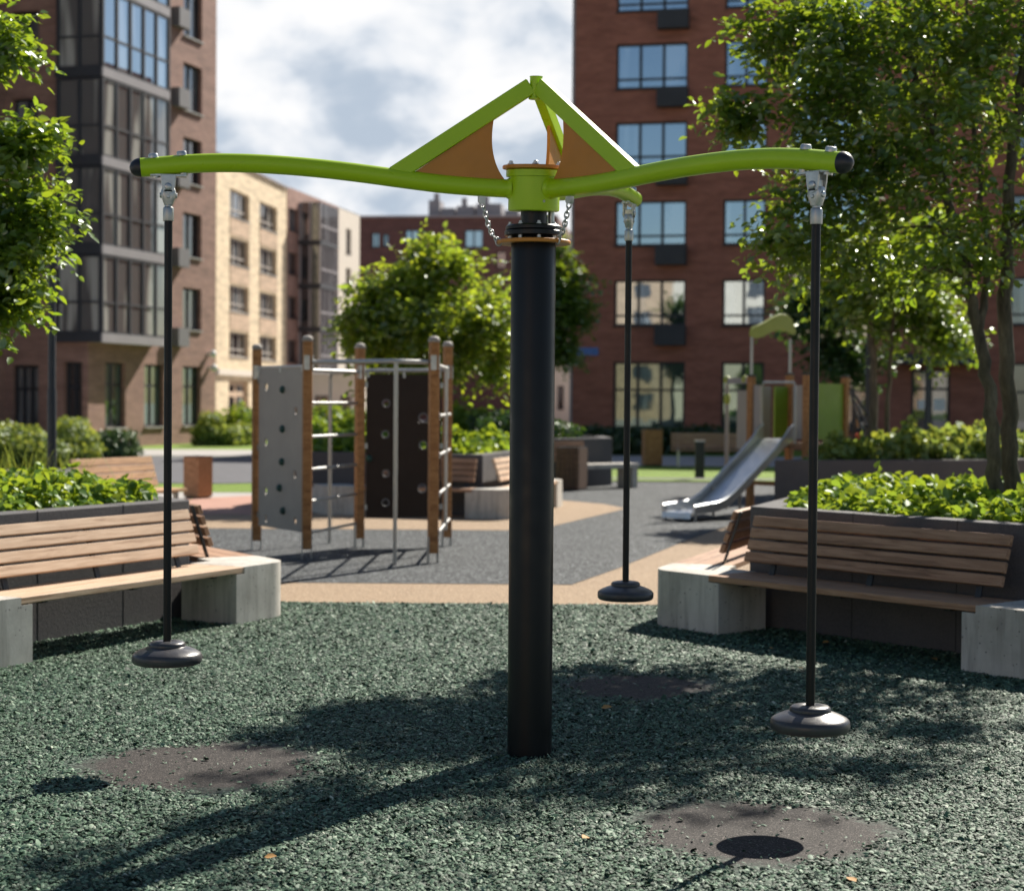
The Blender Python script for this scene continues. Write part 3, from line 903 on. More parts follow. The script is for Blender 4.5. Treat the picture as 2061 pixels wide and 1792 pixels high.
# ------------------------------------------------------------------ pendulum carousel
HX, HY = 0.093, 8.09
def build_carousel():
    root = thing('carousel', 'black and lime green standing carousel with three hanging foot discs', 'carousel', (HX, HY, 0))
    ax = Vector((HX, HY, 0))
    post = MB().lathe([(0.104, -0.05), (0.104, 2.40), (0.100, 2.415)], ax, 48).build('post', M['black_paint'], root)
    fl = MB()
    fl.lathe([(0.132, 2.418), (0.136, 2.421), (0.136, 2.440), (0.133, 2.443)], ax, 40)
    fl.lathe([(0.128, 2.4455), (0.131, 2.448), (0.131, 2.462), (0.124, 2.468), (0.064, 2.470)], ax, 40)
    fl.build('flange', M['black_paint'], post)
    bt = MB()
    for k in range(8):
        g = 2 * PI * k / 8 + 0.2
        c = ax + Vector((math.cos(g) * 0.112, math.sin(g) * 0.112, 0))
        bt.lathe([(0.011, 2.462), (0.011, 2.472), (0.009, 2.474)], c, 6)
        bt.lathe([(0.007, 2.474), (0.007, 2.482)], c, 10)
        bt.lathe([(0.010, 2.405), (0.010, 2.418)], c, 6)
    bt.build('bolt', M['galv'], post)
    MB().lathe([(0.061, 2.468), (0.061, 2.56)], ax, 32).build('shaft', M['black_paint'], root)
    pin = MB().lathe([(0.0145, 2.472), (0.0145, 2.535)], ax + Vector((0.082, 0.02, 0)), 14)
    pin.build('stop_pin', M['galv'], root)
    # loose orange ring carried by the chains
    MB().lathe([(0.108, 2.384), (0.170, 2.382), (0.1725, 2.388), (0.1725, 2.395), (0.169, 2.399), (0.108, 2.399), (0.108, 2.384)], ax, 48).build('collar_ring', M['orange'], root, angle=60)

    # the turning head leans 3.8 degrees towards the front
    gx, gy = -0.0105, 0.066
    T = Vector((-gx, -gy, 1)).normalized()
    q = Vector((0, 0, 1)).rotation_difference(T).to_matrix()
    piv = ax + Vector((0, 0, 2.62))
    def tw(p): return piv + q @ (Vector(p) - piv)
    hub = MB()
    hub.lathe([(0.112, 2.535), (0.118, 2.538), (0.119, 2.545), (0.119, 2.692)], ax, 48)
    hub.lathe([(0.124, 2.6915), (0.131, 2.693), (0.131, 2.722), (0.127, 2.724)], ax, 48)
    hub.v = [tw(v) for v in hub.v]
    hb = hub.build('hub', M['lime'], root)
    cv = MB().lathe([(0.140, 2.726), (0.148, 2.729), (0.149, 2.738), (0.146, 2.744), (0.0, 2.748)], ax, 48)
    cv.v = [tw(v) for v in cv.v]
    cv.build('cover_plate', M['orange'], hb)
    bo = MB()
    for k in range(6):
        g = 2 * PI * k / 6 + 0.55
        c = ax + Vector((math.cos(g) * 0.128, math.sin(g) * 0.128, 0))
        bo.lathe([(0.016, 2.745), (0.015, 2.750), (0.010, 2.751), (0.0095, 2.759), (0.006, 2.762)], c, 8)
    sc = Vector((0.045, -0.11, 0)).normalized()
    bo.tube([ax + sc * 0.117 + Vector((0, 0, 2.578)), ax + sc * 0.1215 + Vector((0, 0, 2.578))], 0.006, 10)
    bo.v = [tw(v) for v in bo.v]
    bo.build('bolt', M['galv'], hb)
    slv = MB().lathe([(0.030, 3.048), (0.0335, 3.050), (0.0335, 3.056), (0.029, 3.058), (0.029, 3.150), (0.0305, 3.151), (0.0305, 3.154), (0.0, 3.155)], ax, 24)
    slv.v = [tw(v) for v in slv.v]
    slv.build('apex_sleeve', M['lime'], root)

    prof = [(0.08, 2.636), (0.26, 2.640), (0.43, 2.649), (0.61, 2.667), (0.78, 2.686), (0.95, 2.702), (1.12, 2.713), (1.29, 2.719), (1.43, 2.718), (1.54, 2.712), (1.64, 2.703), (1.79, 2.684)]
    def armz(r):
        for (r0, z0), (r1, z1) in zip(prof, prof[1:]):
            if r0 <= r <= r1: return z0 + (z1 - z0) * (r - r0) / (r1 - r0)
        return prof[-1][1]
    fine = []
    for i in range(60):
        r = 0.08 + (1.79 - 0.08) * i / 59
        fine.append((r, (armz(max(0.08, r - 0.05)) + armz(r) + armz(min(1.79, r + 0.05))) / 3))
    TR = 0.0425
    arms = [(189.0, 7.83, 'left'), (311.0, 6.83, 'right'), (70.9, 9.6, 'back')]
    for deg, _, which in arms:
        d = v2(R(deg)); sd = Vector((-d.y, d.x, 0))
        def pt(r, z, s=0.0): return tw(ax + d * r + sd * s + Vector((0, 0, z)))
        arm = MB().tube([pt(r, z) for r, z in fine], TR, 28).build('arm', M['lime'], root, angle=50)
        # welded root collar
        wl = MB().tube([pt(0.112, 2.637), pt(0.120, 2.637), pt(0.134, 2.637)], [TR + 0.009, TR + 0.006, TR - 0.002], 28, cap=False)
        wl.build('weld', M['lime'], arm)
        # rounded rubber end
        a = Vector((1.79, fine[-1][1])); t = (Vector(fine[-1]) - Vector(fine[-3])).normalized()
        caps = [(0.0, TR + 0.0008)] + [(0.050 * math.sin(x), (TR + 0.0008) * math.cos(x)) for x in (0.25, 0.5, 0.75, 1.0, 1.2, 1.38, 1.5)]
        MB().tube([pt(a.x + t.x * k, a.y + t.y * k) for k, r in caps], [r for k, r in caps], 28).build('end_cap', M['cap_rubber'], arm, angle=60)
        # two bolt heads over the hanger and their nuts below
        RR = 1.668
        for r in (RR - 0.062, RR + 0.062):
            bb = MB()
            z = armz(r); sl = (armz(r + 0.03) - armz(r - 0.03)) / 0.06
            up = Vector((-sl, 1)).normalized()
            def q2(h): return pt(r + up.x * h, z + up.y * h)
            bb.tube([q2(TR - 0.004), q2(TR + 0.009), q2(TR + 0.015), q2(TR + 0.017)], [0.023, 0.0225, 0.020, 0.014], 18)
            MB().tube([q2(-TR + 0.003), q2(-TR - 0.008)], 0.020, 14).build('nut', M['galv'], arm)
            bb.build('bolt', M['galv'], arm)
        # slanting strut to the apex
        st = MB()
        b0 = (0.655, armz(0.655) + 0.012); b1 = (0.026, 3.108)
        st.bar(pt(*b0), pt(*b1), 0.046, 0.076)
        st.build('strut', M['lime'], root, bevel=0.005)
        # orange infill with a hollow inner edge
        dv = (Vector(b1) - Vector(b0)).normalized(); nv = Vector((dv.y, -dv.x))
        if nv.y > 0: nv = -nv
        lo = Vector(b0) + nv * 0.037
        def strut_under(r): return lo.y + dv.y * (r - lo.x) / dv.x
        tip = 0.605
        while strut_under(tip) < armz(tip) + TR + 0.002 and tip > 0.3: tip -= 0.004
        ol = [(tip, armz(tip) + TR + 0.001)]
        for i in range(9):
            r = tip + (0.140 - tip) * (i + 1) / 9
            ol.append((r, armz(r) + TR - 0.0015))
        top = (0.196, strut_under(0.196))
        p0 = Vector(ol[-1]); p2 = Vector(top); pc = Vector((0.222, 2.775))
        for i in range(1, 12):
            tt = i / 12
            ol.append(tuple(p0 * (1 - tt) ** 2 + pc * 2 * tt * (1 - tt) + p2 * tt * tt))
        ol.append(top)
        MB().slab([pt(r, z) for r, z in ol], 0.015).build('infill_panel', M['orange'], root)
        # hanging rod, plumb under the arm
        hp = pt(RR, armz(RR))
        rod = MB()
        zt = hp.z
        zd = zt - 2.21                     # height of the disc rim
        O = Vector((hp.x, hp.y, 0))
        rod.lathe([(0.0182, zd + 0.06), (0.0182, zt - 0.245)], O, 20)
        rb = rod.build('hanging_rod', M['black_paint'], root)
        fe = MB().lathe([(0.0235, zt - 0.250), (0.0245, zt - 0.247), (0.0245, zt - 0.196), (0.0225, zt - 0.190), (0.0170, zt - 0.186), (0.0165, zt - 0.176)], O, 24)
        fe.build('ferrule', M['steel'], rb)
        # cast swivel: saddle, forked cross piece, lower yoke
        th = math.atan2(d.y, d.x)
        sv = MB()
        Mz = Matrix.Rotation(th, 3, 'Z')
        def loc(x, y, z): return O + Mz @ Vector((x, y, 0)) + Vector((0, 0, zt + z))
        sv.box(loc(0, 0, -TR - 0.004), (0.16, 0.046, 0.010), M=Mz)
        # upper fork cheeks taper downwards
        for s in (-1, 1):
            ch = [(-0.034, -0.046), (0.034, -0.046), (0.030, -0.085), (0.024, -0.118), (0.0, -0.130), (-0.024, -0.118), (-0.030, -0.085)]
            sv.slab([loc(x, s * 0.0245, z) for x, z in ch], 0.008)
            sv.tube([loc(0, s * 0.020, -0.098), loc(0, s * 0.033, -0.098), loc(0, s * 0.036, -0.098)], [0.0165, 0.0165, 0.012], 16)
        sv.box(loc(0, 0, -0.092), (0.038, 0.040, 0.030), M=Mz)
        # lower yoke
        yk = [(0.029, 0.022, -0.104), (0.0335, 0.026, -0.118), (0.0325, 0.0255, -0.142), (0.026, 0.022, -0.160), (0.0195, 0.019, -0.178)]
        k0 = len(sv.v); nn = 16
        for (rx, ry, z) in yk:
            for j in range(nn):
                g = 2 * PI * (j + 0.5) / nn
                c_, s_ = math.cos(g), math.sin(g)
                e = 0.55
                sv.v.append(loc(rx * math.copysign(abs(c_) ** e, c_), ry * math.copysign(abs(s_) ** e, s_), z))
        for i in range(len(yk) - 1):
            for j in range(nn):
                sv.f.append((k0 + i * nn + j, k0 + (i + 1) * nn + j, k0 + (i + 1) * nn + (j + 1) % nn, k0 + i * nn + (j + 1) % nn))
        sv.f.append(tuple(k0 + j for j in range(nn))); sv.f.append(tuple(k0 + (len(yk) - 1) * nn + j for j in reversed(range(nn))))
        for s in (-1, 1):
            sv.tube([loc(s * 0.026, 0, -0.135), loc(s * 0.0375, 0, -0.135), loc(s * 0.039, 0, -0.135)], [0.0125, 0.0125, 0.009], 14)
            sv.tube([loc(0, s * 0.022, -0.142), loc(0, s * 0.0305, -0.142)], [0.009, 0.007], 12)
        sv.build('swivel_joint', M['galv'], rb, bevel=0.0015, angle=40)
        dk = MB()
        for s in (-1, 1):
            dk.box(loc(0, s * 0.0245, -0.1165), (0.034, 0.0085, 0.008), M=Mz)
        dk.build('swivel_gap', M['black_paint'], rb)
        # foot disc
        ds = MB()
        z = zd
        ds.lathe([(0.110, z - 0.038), (0.140, z - 0.036), (0.150, z - 0.032), (0.1555, z - 0.023), (0.1568, z - 0.010), (0.1560, z + 0.002), (0.1525, z + 0.010), (0.145, z + 0.0165),
                  (0.128, z + 0.0255), (0.108, z + 0.034), (0.092, z + 0.0395), (0.083, z + 0.042), (0.0812, z + 0.0435), (0.0815, z + 0.051), (0.0790, z + 0.058), (0.071, z + 0.064), (0.052, z + 0.0675), (0.032, z + 0.0685), (0.026, z + 0.065), (0.0175, z + 0.065)], O, 56)
        ds.build('foot_disc', M['black_rubber'], rb, angle=50)
        # chain lug under the arm and chain down to the loose ring
        if which != 'back' or True:
            rl = 0.245
            lug = MB().slab([pt(rl + x, armz(rl) - TR + z) for x, z in ((-0.017, 0.004), (0.017, 0.004), (0.017, -0.022), (0.010, -0.032), (-0.010, -0.032), (-0.017, -0.022))], 0.022)
            lug.build('chain_lug', M['galv'], arm)
            a0 = pt(rl, armz(rl) - TR - 0.026); a1 = ax + d * 0.164 + Vector((0, 0, 2.392))
            N = 40; path = []
            for i in range(N + 1):
                t = i / N
                p = a0.lerp(a1, t)
                p.z -= 0.012 * 4 * t * (1 - t)
                p += d * (0.010 * math.sin(PI * t) - 0.004 * math.sin(2 * PI * t))
                path.append(p)
            ln = sum((path[i + 1] - path[i]).length for i in range(N))
            nl = max(6, int(round(ln / 0.0215)))
            cm = MB()
            for i in range(nl):
                f = (i + 0.5) / nl * N
                k = min(N - 1, int(f)); p = path[k].lerp(path[k + 1], f - k)
                t = (path[min(N, k + 2)] - path[max(0, k - 1)]).normalized()
                x = t.cross(Vector((0.3, 0.9, 0.1))).normalized(); y = t.cross(x)
                if i % 2: x, y = y, -x
                cm.torus(p, 0.0105, 0.0036, Matrix((t, x, y)).transposed(), 14, 7, 1.42)
            e = path[-1]
            cm.torus(e + Vector((0, 0, -0.003)), 0.014, 0.0036, Matrix((Vector((0, 0, 1)), d, sd)).transposed(), 14, 7, 1.2)
            cm.build('chain', M['galv'], root, angle=80)
build_carousel()

# ------------------------------------------------------------------ climbing frame
def build_climber():
    P = [(-2.81, 19.07), (-2.13, 18.02), (-1.715, 19.5), (-0.80, 17.66), (-0.74, 19.75)]
    tops = [2.20, 2.26, 2.235, 2.25, 2.27]
    root = thing('climbing_frame', 'wooden post climbing frame with grey and dark panels and steel rungs', 'climbing frame', (-1.7, 18.9, 0))
    V = [Vector((x, y, 0)) for x, y in P]
    for i, (v, zt) in enumerate(zip(V, tops)):
        rz = [0.3, 0.25, 0.5, 0.35, 0.4][i]
        p = MB().box(v + Vector((0, 0, (zt + 0.10) / 2)), (0.095, 0.095, zt - 0.10), rz).build('post', M['wood_post'], root, bevel=0.012)
        c = MB().box(v + Vector((0, 0, zt + 0.012)), (0.104, 0.104, 0.024), rz)
        c.lathe([(0.058, zt + 0.024), (0.050, zt + 0.045), (0.030, zt + 0.058), (0.0, zt + 0.062)], v, 12)
        c.build('post_cap', M['dark_metal'] if False else M['grey_panel'], p, bevel=0.006)
        f = MB()
        a = v2(rz); b = Vector((-a.y, a.x, 0))
        f.box(v + a * 0.0495 + Vector((0, 0, 0.12)), (0.006, 0.07, 0.30), rz)
        f.box(v - a * 0.0495 + Vector((0, 0, 0.12)), (0.006, 0.07, 0.30), rz)
        for z in (0.12, 0.22): f.tube([v + a * 0.05 + Vector((0, 0, z)), v + a * 0.062 + Vector((0, 0, z))], 0.012, 8)
        f.build('post_foot', M['galv'], p)
    def panel(a, b, z0, z1, mat, holes, grips, thick=0.02, inset=0.075):
        u = (b - a).normalized(); n = Vector((u.y, -u.x, 0))
        A = a + u * inset; B = b - u * inset
        W = (B - A).length
        # a plate cut as a grid, with the hand holes left open
        hs = [(s * W, z, r) for s, z, r in holes]
        xs = {0.0, W}; zs = {z0, z1}
        for s, z, r in hs: xs |= {s - r, s + r}; zs |= {z - r * 1.15, z + r * 1.15}
        xs = sorted(xs); zs = sorted(zs)
        pb = MB()
        def quad(p, q, off): pass
        for i in range(len(xs) - 1):
            for j in range(len(zs) - 1):
                cx, cz = (xs[i] + xs[i + 1]) / 2, (zs[j] + zs[j + 1]) / 2
                h = [k for k in hs if abs(cx - k[0]) < k[2] and abs(cz - k[1]) < k[2] * 1.15]
                if h: continue
                for off, rev in ((thick / 2, False), (-thick / 2, True)):
                    q = [A + u * x + n * off + Vector((0, 0, z)) for x, z in ((xs[i], zs[j]), (xs[i + 1], zs[j]), (xs[i + 1], zs[j + 1]), (xs[i], zs[j + 1]))]
                    if rev: q.reverse()
                    pb.add(q, [(0, 1, 2, 3)])
        def ring(pts):
            k = len(pts)
            vs = [A + u * x + n * thick / 2 + Vector((0, 0, z)) for x, z in pts] + [A + u * x - n * thick / 2 + Vector((0, 0, z)) for x, z in pts]
            pb.add(vs, [(i, (i + 1) % k, k + (i + 1) % k, k + i) for i in range(k)])
        ring([(0, z0), (0, z1), (W, z1), (W, z0)])
        # round the square cut-outs: a face ring between circle and square
        for s, z, r in hs:
            m = 20
            for off, rev in ((thick / 2, False), (-thick / 2, True)):
                ci = []; sq = []
                for k in range(m):
                    g = 2 * PI * k / m
                    c_, s_ = math.cos(g), math.sin(g)
                    ci.append((s + r * 0.86 * c_, z + r * 1.0 * s_))
                    mx = max(abs(c_), abs(s_))
                    sq.append((s + r * c_ / mx, z + r * 1.15 * s_ / mx))
                vs = [A + u * x + n * off + Vector((0, 0, zz)) for x, zz in ci + sq]
                fs = [(k, m + k, m + (k + 1) % m, (k + 1) % m) for k in range(m)]
                if rev: fs = [tuple(reversed(f)) for f in fs]
                pb.add(vs, fs)
            cc = [(s + r * 0.86 * math.cos(2 * PI * k / m), z + r * math.sin(2 * PI * k / m)) for k in range(m)]
            ring(list(reversed(cc)))
        pl = pb.build('climbing_panel', mat, root, angle=30)
        if mat is M['brown_panel']:
            for s, z, r in hs:
                MB().torus(A + u * s + n * (thick / 2 + 0.004) + Vector((0, 0, z)), r * 0.92, 0.007, Matrix((u, Vector((0, 0, 1)), n)).transposed(), 20, 8).build('hole_rim', M['acbox'], pl)
        if grips:
            for s, z in grips:
                g = MB()
                c = A + u * (s * W) + n * (thick / 2) + Vector((0, 0, z))
                t = n
                g.tube([c - t * 0.002, c + t * 0.018, c + t * 0.034, c + t * 0.042], [0.042, 0.040, 0.028, 0.012], 12)
                g.build('hand_hold', M['hold'], pl, angle=60)
        br = MB()
        for s in (0.02, 0.5, 0.98):
            br.box(A + u * (s * W) + Vector((0, 0, z1 - 0.005)), (0.03, 0.034, 0.07), math.atan2(u.y, u.x))
        for z in (z0 + 0.12, (z0 + z1) / 2, z1 - 0.12):
            for e, sg in ((A, -1), (B, 1)):
                br.box(e + u * sg * 0.012 + Vector((0, 0, z)), (0.05, 0.03, 0.06), math.atan2(u.y, u.x))
        br.build('bracket', M['galv'], pl)
    h1 = [(0.20, 1.815, 0.045), (0.82, 1.49, 0.045), (0.20, 1.045, 0.045), (0.80, 0.67, 0.045), (0.20, 0.52, 0.045), (0.80, 0.335, 0.045)]
    h1 = [(0.17, 1.79, 0.042), (0.84, 1.54, 0.042), (0.17, 1.19, 0.042), (0.83, 0.87, 0.042), (0.17, 0.66, 0.042), (0.18, 0.36, 0.042), (0.83, 0.38, 0.042)]
    g1 = [(0.56, 1.76), (0.56, 1.34), (0.55, 0.99), (0.50, 0.71), (0.58, 0.47)]
    panel(V[0], V[1], 0.27, 1.985, M['grey_panel'], h1, g1)
    h2 = [(0.26, 1.62, 0.045), (0.76, 1.46, 0.055), (0.25, 1.27, 0.045), (0.76, 1.15, 0.05), (0.26, 0.83, 0.042), (0.75, 0.66, 0.052), (0.26, 0.50, 0.045)]
    panel(V[2], V[4], 0.33, 1.95, M['brown_panel'], h2, [(0.03, 1.0)])
    # rungs between posts, and the top rails
    for z in (1.62, 1.27, 0.93, 0.60, 0.27):
        r = MB().tube([V[1] + Vector((0.04, 0.05, z)), V[2] + Vector((-0.03, -0.03, z))], 0.0165, 12)
        r.build('rung', M['steel'], root)
    for z in (1.50, 1.10, 0.70, 0.31):
        r = MB().tube([V[3] + Vector((0.05, 0.02, z)), V[4] + Vector((0.03, -0.03, z))], 0.0175, 12)
        r.tube([V[3] + Vector((0.07, 0.02, z)), V[3] + Vector((0.02, 0.02, z))], 0.034, 10)
        r.build('rung', M['steel'], root)
    mid = Vector((-1.17, 17.42, 0))
    zt = 2.045
    MB().tube([V[1] + Vector((0.03, 0, zt)), mid + Vector((-0.06, 0.01, zt)), mid + Vector((0, 0, zt)), mid + Vector((0.06, 0.02, zt)), V[3] + Vector((-0.03, 0, zt))], 0.024, 12).build('top_rail', M['steel'], root)
    MB().tube([mid + Vector((0, 0, zt)), mid + Vector((0, 0, -0.05))], 0.021, 12).build('slide_pole', M['steel'], root)
    MB().tube([V[2] + Vector((0, 0, 1.985)), V[4] + Vector((0, 0, 2.0))], 0.022, 12).build('top_rail', M['steel'], root)
    MB().tube([V[0] + Vector((0, 0, 2.0)), V[1] + Vector((0, 0, 2.0))], 0.018, 12).build('top_rail', M['steel'], root)
    MB().tube([V[1] + Vector((0, 0, 1.96)), V[2] + Vector((0, 0, 1.97))], 0.020, 12).build('top_rail', M['steel'], root)
    MB().tube([V[3] + Vector((0, 0, 2.02)), V[4] + Vector((0, 0, 2.02))], 0.020, 12).build('top_rail', M['steel'], root)
    bk = Vector((-2.10, 20.0, 0))
    MB().tube([bk + Vector((0, 0, -0.03)), bk + Vector((0, 0, 1.90)), bk + Vector((0.02, -0.05, 1.96)), V[2] + Vector((-0.1, 0.0, 1.97))], 0.021, 12).build('slide_pole', M['steel'], root)
    lad = V[3].lerp(V[4], 0.55) + Vector((0.05, 0, 0))
    MB().tube([lad + Vector((0, 0, 0.25)), lad + Vector((0, 0, 2.0))], 0.019, 10).build('ladder_rail', M['steel'], root)
    for v, z in ((V[1], 2.04), (V[3], 2.04), (V[2], 1.97), (V[4], 1.98), (V[0], 1.95)):
        br = MB()
        br.box(v + Vector((0.0, -0.052, z)), (0.06, 0.012, 0.15))
        br.box(v + Vector((0.055, 0.0, z)), (0.012, 0.06, 0.15))
        br.build('rail_bracket', M['galv'], root)
build_climber()

# ------------------------------------------------------------------ slide and its tower
def build_slide():
    P1 = Vector((3.63, 26.38, 0)); P3 = Vector((4.36, 25.68, 0)); P2 = Vector((4.33, 27.10, 0)); P4 = Vector((5.06, 26.40, 0))
    root = thing('slide_tower', 'play tower with a stainless steel slide, wooden posts and lime panels', 'slide', (4.3, 26.4, 0))
    ang = math.atan2(P3.y - P1.y, P3.x - P1.x)
    for v, zt in ((P1, 2.06), (P3, 2.08), (P2, 2.10), (P4, 2.06)):
        p = MB().box(v + Vector((0, 0, zt / 2)), (0.10, 0.10, zt), ang).build('post', M['wood_post'], root, bevel=0.01)
        MB().box(v + Vector((0, 0, zt + 0.015)), (0.108, 0.108, 0.03), ang).build('post_cap', M['dark_metal'], p)
    MB().box((P1 + P4) / 2 + Vector((0, 0, 1.02)), (1.0, 1.0, 0.06), ang).build('deck', M['wood_brown'], root)
    def side(a, b, z0, z1, mat, name='side_panel', f0=0.06, f1=0.94):
        A = a.lerp(b, f0); B = a.lerp(b, f1)
        MB().bar(A + Vector((0, 0, (z0 + z1) / 2)), B + Vector((0, 0, (z0 + z1) / 2)), 0.02, z1 - z0).build(name, mat, root)
    side(P3, P4, 1.12, 1.96, M['lime_panel'])
    side(P2, P4, 1.12, 1.92, M['grey_panel'])
    side(P1, P2, 1.12, 1.92, M['lime_panel'], f0=0.60)
    side(P1, P2, 1.12, 1.92, M['grey_panel'], f1=0.5)
    # slide chute
    a = Vector((3.995, 26.03, 0)); b = Vector((2.30, 24.22, 0)); u = (b - a).normalized(); s = Vector((-u.y, u.x, 0)); W = 0.25
    prof = [(0.0, 1.13), (0.10, 1.11), (0.22, 1.045), (0.5, 0.875), (0.9, 0.625), (1.3, 0.375), (1.5, 0.262), (1.68, 0.19), (1.85, 0.155), (2.1, 0.14), (2.36, 0.135), (2.40, 0.12), (2.41, 0.06)]
    L = (b - a).length
    prof = [(x * L / 2.41, z) for x, z in prof]
    bed = MB()
    k = len(prof)
    vs = [a + u * x + s * W + Vector((0, 0, z)) for x, z in prof] + [a + u * x - s * W + Vector((0, 0, z)) for x, z in prof]
    vs += [v - Vector((0, 0, 0.02)) for v in vs]
    fs = [(i, i + 1, k + i + 1, k + i) for i in range(k - 1)] + [(2 * k + i, 3 * k + i, 3 * k + i + 1, 2 * k + i + 1) for i in range(k - 1)]
    bed.add(vs, fs).build('slide_bed', M['slide_steel'], root, angle=60)
    for sg in (1, -1):
        w = MB()
        rail = [(x, z + h) for (x, z), h in zip(prof[:11], (0.20, 0.17, 0.12, 0.09, 0.085, 0.085, 0.085, 0.085, 0.085, 0.085, 0.07))]
        n = len(rail)
        o = s * sg * (W + 0.012)
        P_in = [a + u * x + o + Vector((0, 0, z)) for x, z in rail]
        low = [a + u * x + o + Vector((0, 0, z - 0.03)) for x, z in prof[:11]]
        th = s * sg * 0.03
        vs = P_in + low + [p + th for p in P_in] + [p + th for p in low]
        fs = []
        for i in range(n - 1):
            fs += [(i, i + 1, n + i + 1, n + i), (2 * n + i, 3 * n + i, 3 * n + i + 1, 2 * n + i + 1), (i, 2 * n + i, 2 * n + i + 1, i + 1), (n + i, n + i + 1, 3 * n + i + 1, 3 * n + i)]
        fs += [(0, n, 3 * n, 2 * n), (n - 1, 3 * n - 1, 4 * n - 1, 2 * n - 1)]
        fs[-1] = (n - 1, 2 * n - 1, 4 * n - 1, 3 * n - 1)
        w.add(vs, fs)
        w.tube([p + th / 2 for p in P_in], 0.024, 10)
        w.build('slide_side', M['slide_steel'], root, angle=45)
        MB().tube([a + u * (L - 0.10) + o + Vector((0, 0, -0.03)), a + u * (L - 0.10) + o + Vector((0, 0, 0.2))], 0.022, 10).build('slide_leg', M['steel'], root)
        MB().tube([a + u * (L * 0.52) + o * 0.9 + Vector((0, 0, -0.03)), a + u * (L * 0.52) + o * 0.9 + Vector((0, 0, 0.44))], 0.022, 10).build('slide_leg', M['steel'], root)
    # hoop over the slide entrance
    MB().tube([a + s * 0.30 + Vector((0, 0, 1.05)), a + s * 0.30 + Vector((0, 0, 1.90)), a + s * 0.27 + Vector((0, 0, 1.97)), a - s * 0.27 + Vector((0, 0, 1.97)), a - s * 0.30 + Vector((0, 0, 1.90)), a - s * 0.30 + Vector((0, 0, 1.05))], 0.02, 10).build('hoop', M['steel'], root)
    for sg in (1, -1):
        MB().bar(a + s * sg * 0.33 + Vector((0, 0, 1.53)), a + s * sg * 0.45 + Vector((0, 0, 1.53)), 0.02, 0.80).build('side_panel', M['grey_panel'], root)
    # boomerang shaped roof boards on thin poles
    def roof(A, B, mat):
        d = (B - A); Lr = d.length; d.normalize()
        def pz(x, z): return A + d * x + Vector((0, 0, z))
        up = [(-.05, 2.70), (-.035, 2.77), (0.03, 2.82), (.16, 2.85), (.30, 2.895), (.47, 2.965), (.63, 3.02), (.76, 3.045), (.88, 3.04), (.98, 3.0), (1.05, 2.94), (1.11, 2.85), (1.14, 2.77)]
        dn = [(1.12, 2.735), (1.04, 2.735), (.94, 2.76), (.80, 2.785), (.66, 2.79), (.52, 2.76), (.38, 2.71), (.24, 2.665), (.12, 2.645), (.02, 2.65), (-.03, 2.67)]
        MB().slab([pz(x, z) for x, z in up + dn], 0.03).build('roof_board', mat, root, bevel=0.006)
    roof(P1, P2, M['olive'])
    for v in (P1, P2):
        MB().tube([v + Vector((0, 0, 2.0)), v + Vector((0, 0, 2.66))], 0.022, 10).build('roof_pole', M['steel'], root)
    # low side frame with lime clamps, stairs and rope net
    E = Vector((3.36, 27.15, 0))
    MB().tube([E + Vector((0, 0, -0.03)), E + Vector((0, 0, 1.95))], 0.03, 10).build('rail_post', M['grey_panel'], root)
    MB().bar(E + Vector((0, 0, 2.0)), P1 + Vector((0, 0, 2.0)), 0.05, 0.09).build('handrail', M['cladding'], root)
    side(E, P1, 0.95, 1.85, M['grey_panel'], f0=0.45, f1=0.9)
    for v in (E, E.lerp(P1, 0.75)):
        MB().sphere(v + Vector((0, 0, 2.02)), 0.06, 6).build('clamp', M['olive'], root)
    MB().sphere(E + Vector((0, 0, 1.72)), 0.055, 6, 1.8).build('clamp', M['olive'], root)
    F0 = Vector((5.25, 26.6, 0)); F1 = Vector((6.35, 26.9, 0))
    net = MB()
    for i in range(5):
        t = i / 4
        net.tube([P4.lerp(F0, 0.3) + Vector((0.05 * i, 0.1 * i, 1.95 - 0.12 * i)), F1 + Vector((-0.28 * i, 0.05 * i, 0.25))], 0.018, 6)
    net.build('rope_net', M['dark_metal'], root)
    MB().bar(P4 + Vector((0.25, 0.3, 1.2)), P4 + Vector((0.62, 0.4, 0.75)), 0.05, 0.05).build('ramp_rail', plain('red_orange_rail', (0.55, 0.10, 0.03), 0.5), root)
    st = MB()
    for i in range(4):
        st.box((P3 + P4) / 2 + Vector((-0.1 - 0.0 * i, -0.35, 0.25 * i + 0.12)), (0.8, 0.22, 0.04), ang + PI / 2)
    st.build('step', M['wood_brown'], root)
    dgl = MB()
    dgl.bar(P3 + Vector((0, 0, 0.15)), P4 + Vector((0, 0, 0.95)), 0.04, 0.09)
    dgl.bar(P1 + Vector((0, 0, 0.45)), P3 + Vector((0, 0, 0.45)), 0.04, 0.07)
    dgl.build('brace', M['wood_post'], root)
build_slide()

